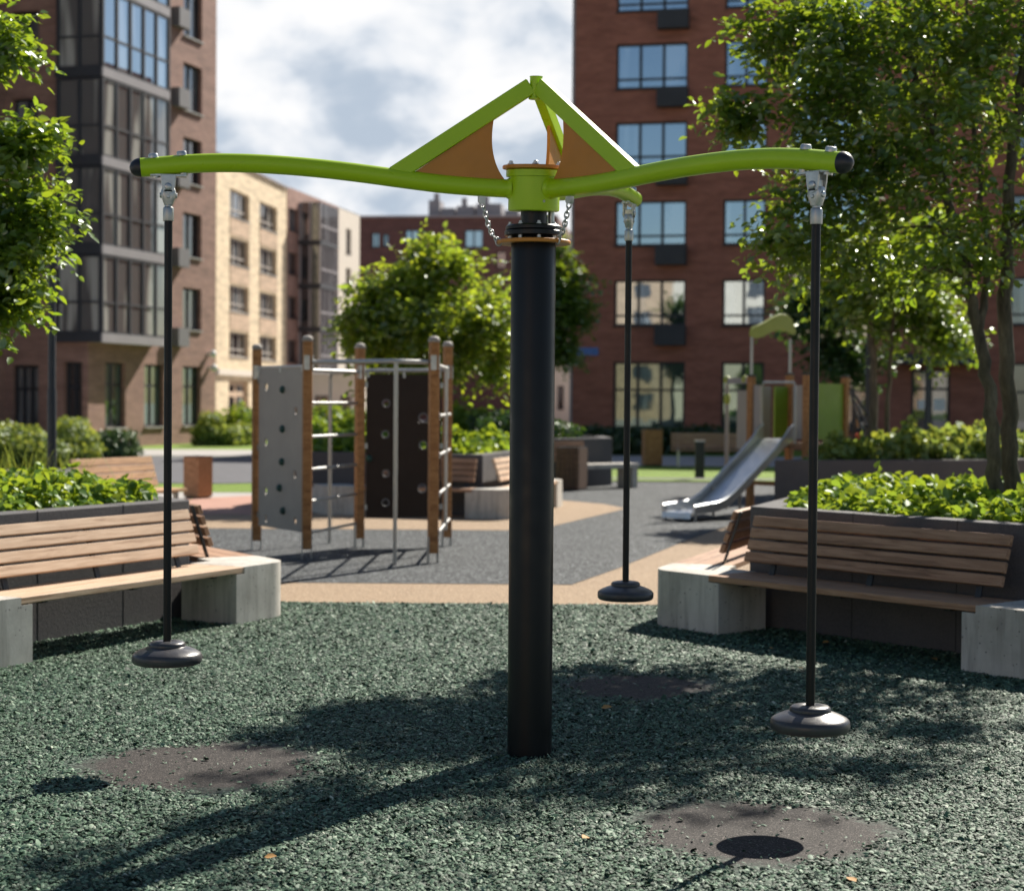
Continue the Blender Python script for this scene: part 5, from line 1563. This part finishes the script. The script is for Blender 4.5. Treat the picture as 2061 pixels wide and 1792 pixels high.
# brown brick block with the glazed loggias on the left
def brown_block():
    e1 = Vector((.272, .962, 0)).normalized(); e2 = Vector((-e1.y, e1.x, 0)); n1 = Vector((e1.y, -e1.x, 0)); nS = -e1
    K = Vector((-13.47, 57.0, 0))
    C = K - n1 * 0.7 - nS * 0.3
    a1 = math.atan2(e1.y, e1.x)
    root = thing('apartment_building', 'brown brick apartment block with dark corner loggias of glass', 'building', C, a1, 'apartment buildings')
    H = 22.0
    W1 = 9.65
    z_at = lambda py: hit(387, py, C, e1)[1]
    s_at = lambda px: hit(px, 600, C, e1)[0]
    rows = [(z_at(b), z_at(t)) for t, b in ((580, 664), (430, 518), (280, 371), (131, 226), (-20, 78), (-171, -72))]
    g = (z_at(856), z_at(737))
    cw = (s_at(368), s_at(405))
    gw = [(s_at(212), s_at(253)), (s_at(291), s_at(331))]
    wins = [(cw[0], cw[1], z0, z1) for z0, z1 in rows] + [(cw[0], cw[1], *g)] + [(x0, x1, *g) for x0, x1 in gw]
    facade(root, C, e1, W1, H, wins, M['brick_brown'], 0.24)
    for z0, z1 in rows: window(root, C, e1, cw[0], cw[1], z0, z1, 2, None, 'glass_dim', 0.22, 0.08, sill='pale')
    for x0, x1 in [cw] + gw: window(root, C, e1, x0, x1, g[0], g[1], 2, [0.66], 'glass_tree_tint', 0.22, 0.08, sill='pale', fm='frame')
    wS = 3.11
    OS = C + e2 * wS; uS = -e2
    def sS(px): return hit(px, 500, OS, uS)[0]
    sw = (sS(24), sS(78)); sd = (sS(128), sS(166))
    fl = [3.49 + 2.9 * k for k in range(6)]
    winsS = [(sw[0], sw[1], f + 0.75, f + 2.35) for f in fl] + [(sw[0], sw[1], 0.25, 2.75), (sd[0], sd[1], 0.1, 2.85)]
    facade(root, OS, uS, wS, H, winsS, M['brick_brown'], 0.3)
    for w in winsS[:6]: window(root, OS, uS, *w, 2, None, 'glass_sky', 0.28, 0.08)
    window(root, OS, uS, *winsS[6], 3, [0.68], 'glass_dim', 0.28, 0.09, sill=False)
    window(root, OS, uS, *winsS[7], 2, [0.7], 'glass_dim', 0.28, 0.09, sill=False, name='door')
    # wing that comes forward, mostly outside the frame
    OW = OS - e1 * 7.0
    facade(root, OW, e1, 7.0, H, [], M['brick_brown'])
    facade(root, OW + e2 * 9, uS, 9.0, H, [], M['brick_brown'])
    # corner loggias
    L1, L2 = 4.75, 1.72
    for k, f in enumerate(fl):
        z0, z1 = f, f + 2.9
        b = MB()
        cx = K - n1 * 0.35 + e1 * (L1 / 2)
        # floor slab with its facing, both outer faces
        b.box(K + e1 * (L1 / 2) + e2 * (L2 / 2) + Vector((0, 0, z0 + 0.08)), (L1 - 0.1, L2 - 0.1, 0.12), a1)
        bal = b.build('loggia', M['cladding'], root)
        f1 = MB().box(K + e1 * (L1 / 2) - n1 * 0.03 + Vector((0, 0, z0 + 0.16)), (L1, 0.06, 0.30), a1); f1.build('fascia', M['cladding'], bal)
        f2 = MB().box(K + e2 * (L2 / 2 + 0.06) + e1 * 0.03 + Vector((0, 0, z0 + 0.16)), (0.06, L2, 0.30), a1); f2.build('fascia', M['darkclad'], bal)  # side away from the sun: its shade is put into the darker colour
        fr = MB()
        zb, zt, zm = z0 + 0.31, z1 - 0.02, z0 + 0.31 + 1.02
        for i in range(6):
            x = 0.05 + (L1 - 0.10) * i / 5
            fr.box(K + e1 * x - n1 * 0.04 + Vector((0, 0, (zb + zt) / 2)), (0.10, 0.08, zt - zb), a1)
        for z in (zb + 0.035, zm, zt - 0.035):
            fr.box(K + e1 * (L1 / 2) - n1 * 0.045 + Vector((0, 0, z)), (L1 - 0.02, 0.06, 0.07), a1)
        for i in range(3):
            x = 0.1 + (L2 - 0.15) * i / 2
            fr.box(K + e2 * x + e1 * 0.04 + Vector((0, 0, (zb + zt) / 2)), (0.08, 0.11, zt - zb), a1)
        for z in (zb + 0.035, zm, zt - 0.035):
            fr.box(K + e2 * (L2 / 2) + e1 * 0.045 + Vector((0, 0, z)), (0.06, L2 - 0.06, 0.07), a1)
        fr.build('glazing_frame', M['darkclad'], bal)
        gl = MB()
        for i in range(5):
            x0 = 0.05 + (L1 - 0.10) * i / 5 + .04; x1 = 0.05 + (L1 - 0.10) * (i + 1) / 5 - .04
            for za, zc in ((zb, zm), (zm, zt)):
                gl.add([K + e1 * x0 - n1 * 0.055 + Vector((0, 0, za)), K + e1 * x1 - n1 * 0.055 + Vector((0, 0, za)), K + e1 * x1 - n1 * 0.055 + Vector((0, 0, zc)), K + e1 * x0 - n1 * 0.055 + Vector((0, 0, zc))], [(0, 1, 2, 3)])
        gl.build('pane', M['glass_sky' if k >= 3 else 'glass_bay'], bal)
        g2 = MB()
        for i in range(2):
            x0 = 0.1 + (L2 - 0.15) * i / 2 + .04; x1 = 0.1 + (L2 - 0.15) * (i + 1) / 2 - .04
            for za, zc in ((zb, zm), (zm, zt)):
                g2.add([K + e2 * x1 + e1 * 0.055 + Vector((0, 0, za)), K + e2 * x0 + e1 * 0.055 + Vector((0, 0, za)), K + e2 * x0 + e1 * 0.055 + Vector((0, 0, zc)), K + e2 * x1 + e1 * 0.055 + Vector((0, 0, zc))], [(0, 1, 2, 3)])
        g2.build('pane', M['glass_bay'], bal)
        # solid end wall of the loggia on the far side
        MB().box(K + e1 * (L1 - 0.03) - n1 * 0.40 + Vector((0, 0, (z0 + z1) / 2)), (0.06, 0.62, 2.86), a1).build('side_wall', M['darkclad'], bal)
        s0, s1 = s_at(344), s_at(366)
        MB().box(C + e1 * ((s0 + s1) / 2) + n1 * 0.16 + Vector((0, 0, f + 0.42)), (s1 - s0, 0.32, 0.68), a1).build('wall_box', M['acbox'], root)
    for px, py, mt in ((419, 712, 'white'), (421, 740, 'white')):
        s, z = hit(px, py, C, e1)
        lm = MB(); lm.sphere(C + e1 * s + n1 * 0.2 + Vector((0, 0, z)), 0.14, 8); lm.box(C + e1 * s + n1 * 0.05 + Vector((0, 0, z)), (0.12, 0.14, 0.12), a1)
        lm.build('wall_lamp', M[mt], root)
    D = C + e1 * W1
    B2 = OW + e2 * 9
    pts = [C, D, D + e2 * 12.11, B2, OW, OS]
    back_walls(root, [D, D + e2 * 12.11, B2], H, M['brick_brown'])
    shell(root, pts, H, M['roofing'])
brown_block()

def beige_block():
    O = at(434, 800, 100.0); O.z = 0; E = at(575, 800, 116.0); E.z = 0
    u = (E - O).normalized(); W = (E - O).length; n = Vector((u.y, -u.x, 0)); rz = math.atan2(u.y, u.x)
    root = thing('apartment_building', 'beige apartment block with square grey windows, far left', 'building', O, rz, 'apartment buildings')
    H = 15.7
    z = lambda py: hit(480, py, O, u)[1]
    s = lambda px: hit(px, 600, O, u)[0]
    rows = [(z(b), z(t)) for t, b in ((668, 718), (575, 628), (480, 535), (385, 440))]
    cols = [(s(462), s(501)), (s(522), s(557))]
    ent = (s(461), s(501), 0.1, z(766))
    wins = [(a, b, c, d) for a, b in cols for c, d in rows] + [ent]
    facade(root, O, u, W, H, wins, M['brick_beige'], 0.3)
    for w in wins[:-1]: window(root, O, u, *w, 3, [0.3], 'glass_dim', 0.28, 0.09, fm='grey_panel', sill='pale')
    window(root, O, u, *ent, 2, [0.7], 'glass_dim', 0.28, 0.3, sill=False, fm='brick_tan', name='door')
    for a, b in cols:
        for (c, d), (c2, d2) in zip(rows, rows[1:] + [(H - 0.9, H)]):
            p = MB().box(O + u * ((a + b) / 2) + n * 0.012 + Vector((0, 0, (d + c2) / 2)), (b - a, 0.05, c2 - d - 0.25), rz)
            if c2 < H - 1: p.build('spandrel', M['brick_tan'], root)
    MB().box(O + u * (W / 2) + n * 0.1 + Vector((0, 0, 3.25)), (W, 0.2, 0.35), rz).build('string_course', M['cream'], root)
    MB().box(O + u * (W / 2) + n * 0.03 + Vector((0, 0, H + 0.06)), (W, 0.3, 0.12), rz).build('cornice', M['cladding'], root)
    q = [O, E, E - n * 12, O - n * 12]
    back_walls(root, [E, E - n * 12, O - n * 12, O], H, M['brick_beige']); shell(root, q, H, M['roofing'])
    # next block along the street
    O2 = at(577, 800, 116.3); O2.z = 0; E2 = at(722, 800, 134.0); E2.z = 0
    u2_ = (E2 - O2).normalized(); W2 = (E2 - O2).length; n2 = Vector((u2_.y, -u2_.x, 0)); rz2 = math.atan2(u2_.y, u2_.x)
    root = thing('apartment_building', 'brown and cream apartment block with a dark glass bay, beyond the beige block', 'building', O2, rz2, 'apartment buildings')
    H2 = 15.9
    s2 = lambda px: hit(px, 600, O2, u2_)[0]
    xm = s2(681)
    wb = (s2(580), s2(600))
    fl = [3.4 + 2.95 * k for k in range(4)]
    wn = [(wb[0], wb[1], f + 0.8, f + 2.3) for f in fl]
    facade(root, O2, u2_, xm, H2, wn, M['brick_brown'], 0.3)
    for w in wn: window(root, O2, u2_, *w, 1, None, 'glass_dim', 0.28, 0.09)
    wc = (s2(696) - xm, s2(706) - xm)
    Oc = O2 + u2_ * xm
    wn = [(wc[0], wc[1], f + 0.5, f + 2.3) for f in fl]
    facade(root, Oc, u2_, W2 - xm, H2 - 0.05, wn, M['cream'], 0.3)
    for w in wn: window(root, Oc, u2_, *w, 1, None, 'glass_dim', 0.28, 0.09)
    x0, x1 = s2(600), s2(637)
    for k, f in enumerate([0.5] + fl):
        b = MB().box(O2 + u2_ * ((x0 + x1) / 2) + n2 * 0.8 + Vector((0, 0, f + 0.15)), (x1 - x0, 1.6, 0.3), rz2).build('loggia', M['darkclad'], root)
        fr = MB()
        for i in range(5): fr.box(O2 + u2_ * (x0 + (x1 - x0) * (i + .1) / 4.2) + n2 * 1.56 + Vector((0, 0, f + 1.6)), (0.14, 0.08, 2.6), rz2)
        for i in range(3): fr.box(O2 + u2_ * (x0 + 0.04) + n2 * (0.1 + 0.72 * i) + Vector((0, 0, f + 1.6)), (0.08, 0.14, 2.6), rz2)
        fr.box(O2 + u2_ * ((x0 + x1) / 2) + n2 * 1.565 + Vector((0, 0, f + 1.3)), (x1 - x0, 0.05, 0.12), rz2)
        fr.build('glazing_frame', M['cladding'], b)
        MB().box(O2 + u2_ * ((x0 + x1) / 2 + 0.05) + n2 * 0.75 + Vector((0, 0, f + 1.6)), (x1 - x0 - 0.16, 1.5, 2.6), rz2).build('pane', M['glass_dim'], b)
    q = [O2, E2, E2 - n2 * 12, O2 - n2 * 12]
    back_walls(root, [E2, E2 - n2 * 12, O2 - n2 * 12, O2], H2, M['brick_brown']); shell(root, q, H2, M['roofing'])
beige_block()

def far_blocks():
    O = at(722, 800, 152.0); O.z = 0; E = at(1120, 800, 150.0); E.z = 0
    u = (E - O).normalized(); W = (E - O).length; n = Vector((u.y, -u.x, 0)); rz = math.atan2(u.y, u.x)
    root = thing('apartment_building', 'dark brown block closing the courtyard far behind, roof plant on top', 'building', O, rz, 'apartment buildings')
    H = 17.6
    wins = []
    for px0, px1, t, b in ((748, 764, 468, 498), (770, 782, 470, 496), (815, 842, 462, 490), (935, 972, 462, 498), (1000, 1018, 505, 540), (748, 764, 570, 600), (1000, 1018, 600, 640), (770, 782, 570, 600)):
        s0, z0 = hit(px0, b, O, u); s1, z1 = hit(px1, t, O, u)
        wins.append((s0, s1, z0, z1))
    facade(root, O, u, W, H, wins, M['brick_dark'], 0.3)
    for w in wins: window(root, O, u, *w, 2, None, 'glass_sky', 0.28, 0.1)
    MB().box(O + u * (W / 2) + n * 0.05 + Vector((0, 0, H + .08)), (W, 0.4, 0.16), rz).build('cornice', M['cladding'], root)
    rp = MB()
    for px0, px1, t in ((855, 880, 398), (880, 910, 414), (912, 950, 410), (952, 1005, 405), (1010, 1040, 418)):
        s0, z0 = hit(px0, t, O, u); s1, _ = hit(px1, t, O, u)
        rp.box(O + u * ((s0 + s1) / 2) - n * 3 + Vector((0, 0, (H + z0) / 2)), (s1 - s0 - .1, 2.5, z0 - H), rz)
    for px, t in ((868, 390), (925, 400), (970, 396)):
        s0, z0 = hit(px, t, O, u)
        rp.tube([O + u * s0 - n * 3 + Vector((0, 0, H)), O + u * s0 - n * 3 + Vector((0, 0, z0 + .4))], 0.25, 8)
    rp.build('roof_plant', M['cladding'], root)
    q = [O, E, E - n * 14, O - n * 14]
    back_walls(root, [E, E - n * 14, O - n * 14, O], H, M['brick_dark']); shell(root, q, H, M['roofing'])
    O = at(1105, 800, 112.0); O.z = 0; E = at(1200, 800, 112.0); E.z = 0
    u = (E - O).normalized(); W = (E - O).length; n = Vector((u.y, -u.x, 0))
    root = thing('apartment_building', 'pale building strip showing between the carousel post and the red block', 'building', O, 0, 'apartment buildings')
    H = 11.9
    wins = [(0.55, 0.95, z, z + 1.5) for z in (1.2, 4.0, 6.8, 9.4)]
    facade(root, O, u, W, H, wins, M['cream'], 0.2)
    for w in wins: window(root, O, u, *w, 1, None, 'glass_dim', 0.18, 0.08)
    q = [O, E, E - n * 8, O - n * 8]
    back_walls(root, [E, E - n * 8, O - n * 8, O], H, M['cream']); shell(root, q, H, M['roofing'])
    # low pale kiosk glimpsed through the climbing frame
    O = at(612, 800, 96.0); O.z = 0; E = at(735, 800, 96.0); E.z = 0
    u = (E - O).normalized(); W = (E - O).length; n = Vector((u.y, -u.x, 0))
    root = thing('pavilion', 'low pale pavilion with dark openings seen through the climbing frame', 'pavilion', O, 0)
    wins = [(0.6, 1.5, 0.2, 1.9), (2.0, 2.6, 0.2, 1.9)]
    facade(root, O, u, W, 3.1, wins, M['cream'], 0.3)
    for w in wins: window(root, O, u, *w, 2, None, 'glass_dim', 0.28, 0.1, sill=False)
    MB().box(O + u * (W / 2) + n * 0.3 + Vector((0, 0, 3.2)), (W + 0.4, 2.2, 0.2), 0).build('roof', M['white'], root)
    q = [O, E, E - n * 3, O - n * 3]
    back_walls(root, [E, E - n * 3, O - n * 3, O], 3.1, M['cream'])
far_blocks()

# block across the court behind the viewpoint: it is what the lower windows of the red block mirror
def mirror_block():
    O = Vector((-8, -48, 0)); u = Vector((-1, 0, 0)); n = Vector((0, 1, 0))
    root = thing('apartment_building', 'cream and tan block behind the viewpoint, mirrored in the lower windows', 'building', O, PI, 'apartment buildings')
    for x0, wd, mt in ((0, 14, 'brick_tan'), (14, 12, 'cream'), (26, 14, 'brick_tan'), (40, 12, 'cream')):
        wins = [(wd * f - 1.0, wd * f + 1.0, 1.0 + 2.9 * k, 2.6 + 2.9 * k) for f in (0.25, 0.72) for k in range(5)]
        Ox = O + u * x0
        facade(root, Ox, u, wd, 15.5, wins, M[mt], 0.2)
        for w_ in wins: window(root, Ox, u, *w_, 2, None, 'glass_dim', 0.18, 0.08, sill=False)
    E = O + u * 52
    q = [O, E, E - n * 12, O - n * 12]
    back_walls(root, [E, E - n * 12, O - n * 12, O], 15.5, M['cream']); shell(root, q, 15.5, M['roofing'])
mirror_block()

# ------------------------------------------------------------------ light
SUN_EL, SUN_AZ = R(39.0), math.atan2(0.53, 0.85)
S3 = Vector((math.sin(SUN_AZ) * math.cos(SUN_EL), math.cos(SUN_AZ) * math.cos(SUN_EL), math.sin(SUN_EL)))
sun = bpy.data.lights.new('sun', 'SUN'); sun.energy = 5.0; sun.angle = R(0.53); sun.color = (1.0, 0.93, 0.82)
so = bpy.data.objects.new('sun', sun); COL.objects.link(so)
so.rotation_euler = S3.to_track_quat('Z', 'Y').to_euler()
so.location = (20, 30, 40)

w = bpy.data.worlds.new('World'); scene.world = w; w.use_nodes = True
nt = w.node_tree; nt.nodes.clear()
def N(t, **k):
    n = nt.nodes.new(t)
    for a, b in k.items(): setattr(n, a, b)
    return n
def Lk(a, b): nt.links.new(a, b)
def mth(op, a, b=0.0, clamp=False):
    n = N('ShaderNodeMath', operation=op, use_clamp=clamp)
    for i, x in enumerate((a, b)):
        if isinstance(x, bpy.types.NodeSocket): Lk(x, n.inputs[i])
        else: n.inputs[i].default_value = x
    return n.outputs[0]
sky = N('ShaderNodeTexSky', sky_type='NISHITA', sun_disc=False)
sky.sun_elevation = SUN_EL; sky.sun_rotation = SUN_AZ; sky.air_density = 1.0; sky.dust_density = 0.6; sky.ozone_density = 1.2
tc = N('ShaderNodeTexCoord')
mp = N('ShaderNodeMapping'); mp.inputs['Scale'].default_value = (1.0, 1.0, 1.7); mp.inputs['Location'].default_value = (0.9, 0.1, 0.35)
Lk(tc.outputs['Generated'], mp.inputs['Vector'])
def nz(scale, detail, rough, off=(0, 0, 0), dist=0.0):
    m2 = N('ShaderNodeMapping'); m2.inputs['Location'].default_value = off
    Lk(mp.outputs['Vector'], m2.inputs['Vector'])
    n = N('ShaderNodeTexNoise'); Lk(m2.outputs['Vector'], n.inputs['Vector'])
    n.inputs['Scale'].default_value = scale; n.inputs['Detail'].default_value = detail; n.inputs['Roughness'].default_value = rough; n.inputs['Distortion'].default_value = dist
    return n.outputs['Fac']
def mrange(v, a, b, c=0.0, d=1.0, st=False):
    n = N('ShaderNodeMapRange'); Lk(v, n.inputs[0])
    if st: n.interpolation_type = 'SMOOTHSTEP'
    for i, x in enumerate((a, b, c, d)): n.inputs[i + 1].default_value = x
    return n.outputs[0]
sep = N('ShaderNodeSeparateXYZ'); Lk(tc.outputs['Generated'], sep.inputs[0])
body = nz(6.5, 6, 0.50, (0, 0, 0), 0.2)            # cloud shapes
puff = nz(14.0, 6, 0.50, (3.1, 1.7, 0.4), 0.25)      # billows: lit tops against grey undersides
front = mth('MULTIPLY', mrange(sep.outputs[1], 0.5, 0.9, 0.0, 1.0, True), mrange(sep.outputs[2], 0.235, 0.36, 1.0, 0.0, True))   # a cloud bank low over the far side of the court
dens = mth('ADD', mth('MULTIPLY', body, 0.7), mth('MULTIPLY', puff, 0.3))
dens = mth('ADD', dens, mth('MULTIPLY', front, 0.30))
cover = mrange(dens, 0.655, 0.70, 0.0, 1.0, True)
lum = mth('ADD', mth('MULTIPLY', puff, 0.75), mth('MULTIPLY', nz(5.0, 4, 0.5, (7.3, 2.2, 5.1)), 0.6))
shade = mrange(lum, 0.48, 0.70, 0.0, 1.0, True)
cr = N('ShaderNodeValToRGB'); Lk(shade, cr.inputs[0])
e = cr.color_ramp.elements
e[0].position = 0.0; e[0].color = (5.3, 6.2, 7.4, 1)
e[1].position = 1.0; e[1].color = (10.8, 10.8, 10.9, 1)
m_ = e.new(0.45); m_.color = (8.3, 8.8, 9.5, 1)
mixc = N('ShaderNodeMix', data_type='RGBA'); Lk(cover, mixc.inputs[0]); Lk(sky.outputs[0], mixc.inputs[6]); Lk(cr.outputs[0], mixc.inputs[7])
bg = N('ShaderNodeBackground'); Lk(mixc.outputs[2], bg.inputs['Color']); bg.inputs['Strength'].default_value = 0.05
wo = N('ShaderNodeOutputWorld'); Lk(bg.outputs[0], wo.inputs['Surface'])

scene.view_settings.view_transform = 'Standard'
scene.view_settings.look = 'None'
scene.view_settings.exposure = 0.9
scene.view_settings.gamma = 1.0
scene.render.engine = 'CYCLES'
cy = scene.cycles
cy.use_denoising = True
try: cy.denoiser = 'OPENIMAGEDENOISE'
except Exception: pass
cy.max_bounces = 8; cy.diffuse_bounces = 3; cy.glossy_bounces = 4; cy.transmission_bounces = 6; cy.transparent_max_bounces = 8
cy.sample_clamp_indirect = 6.0
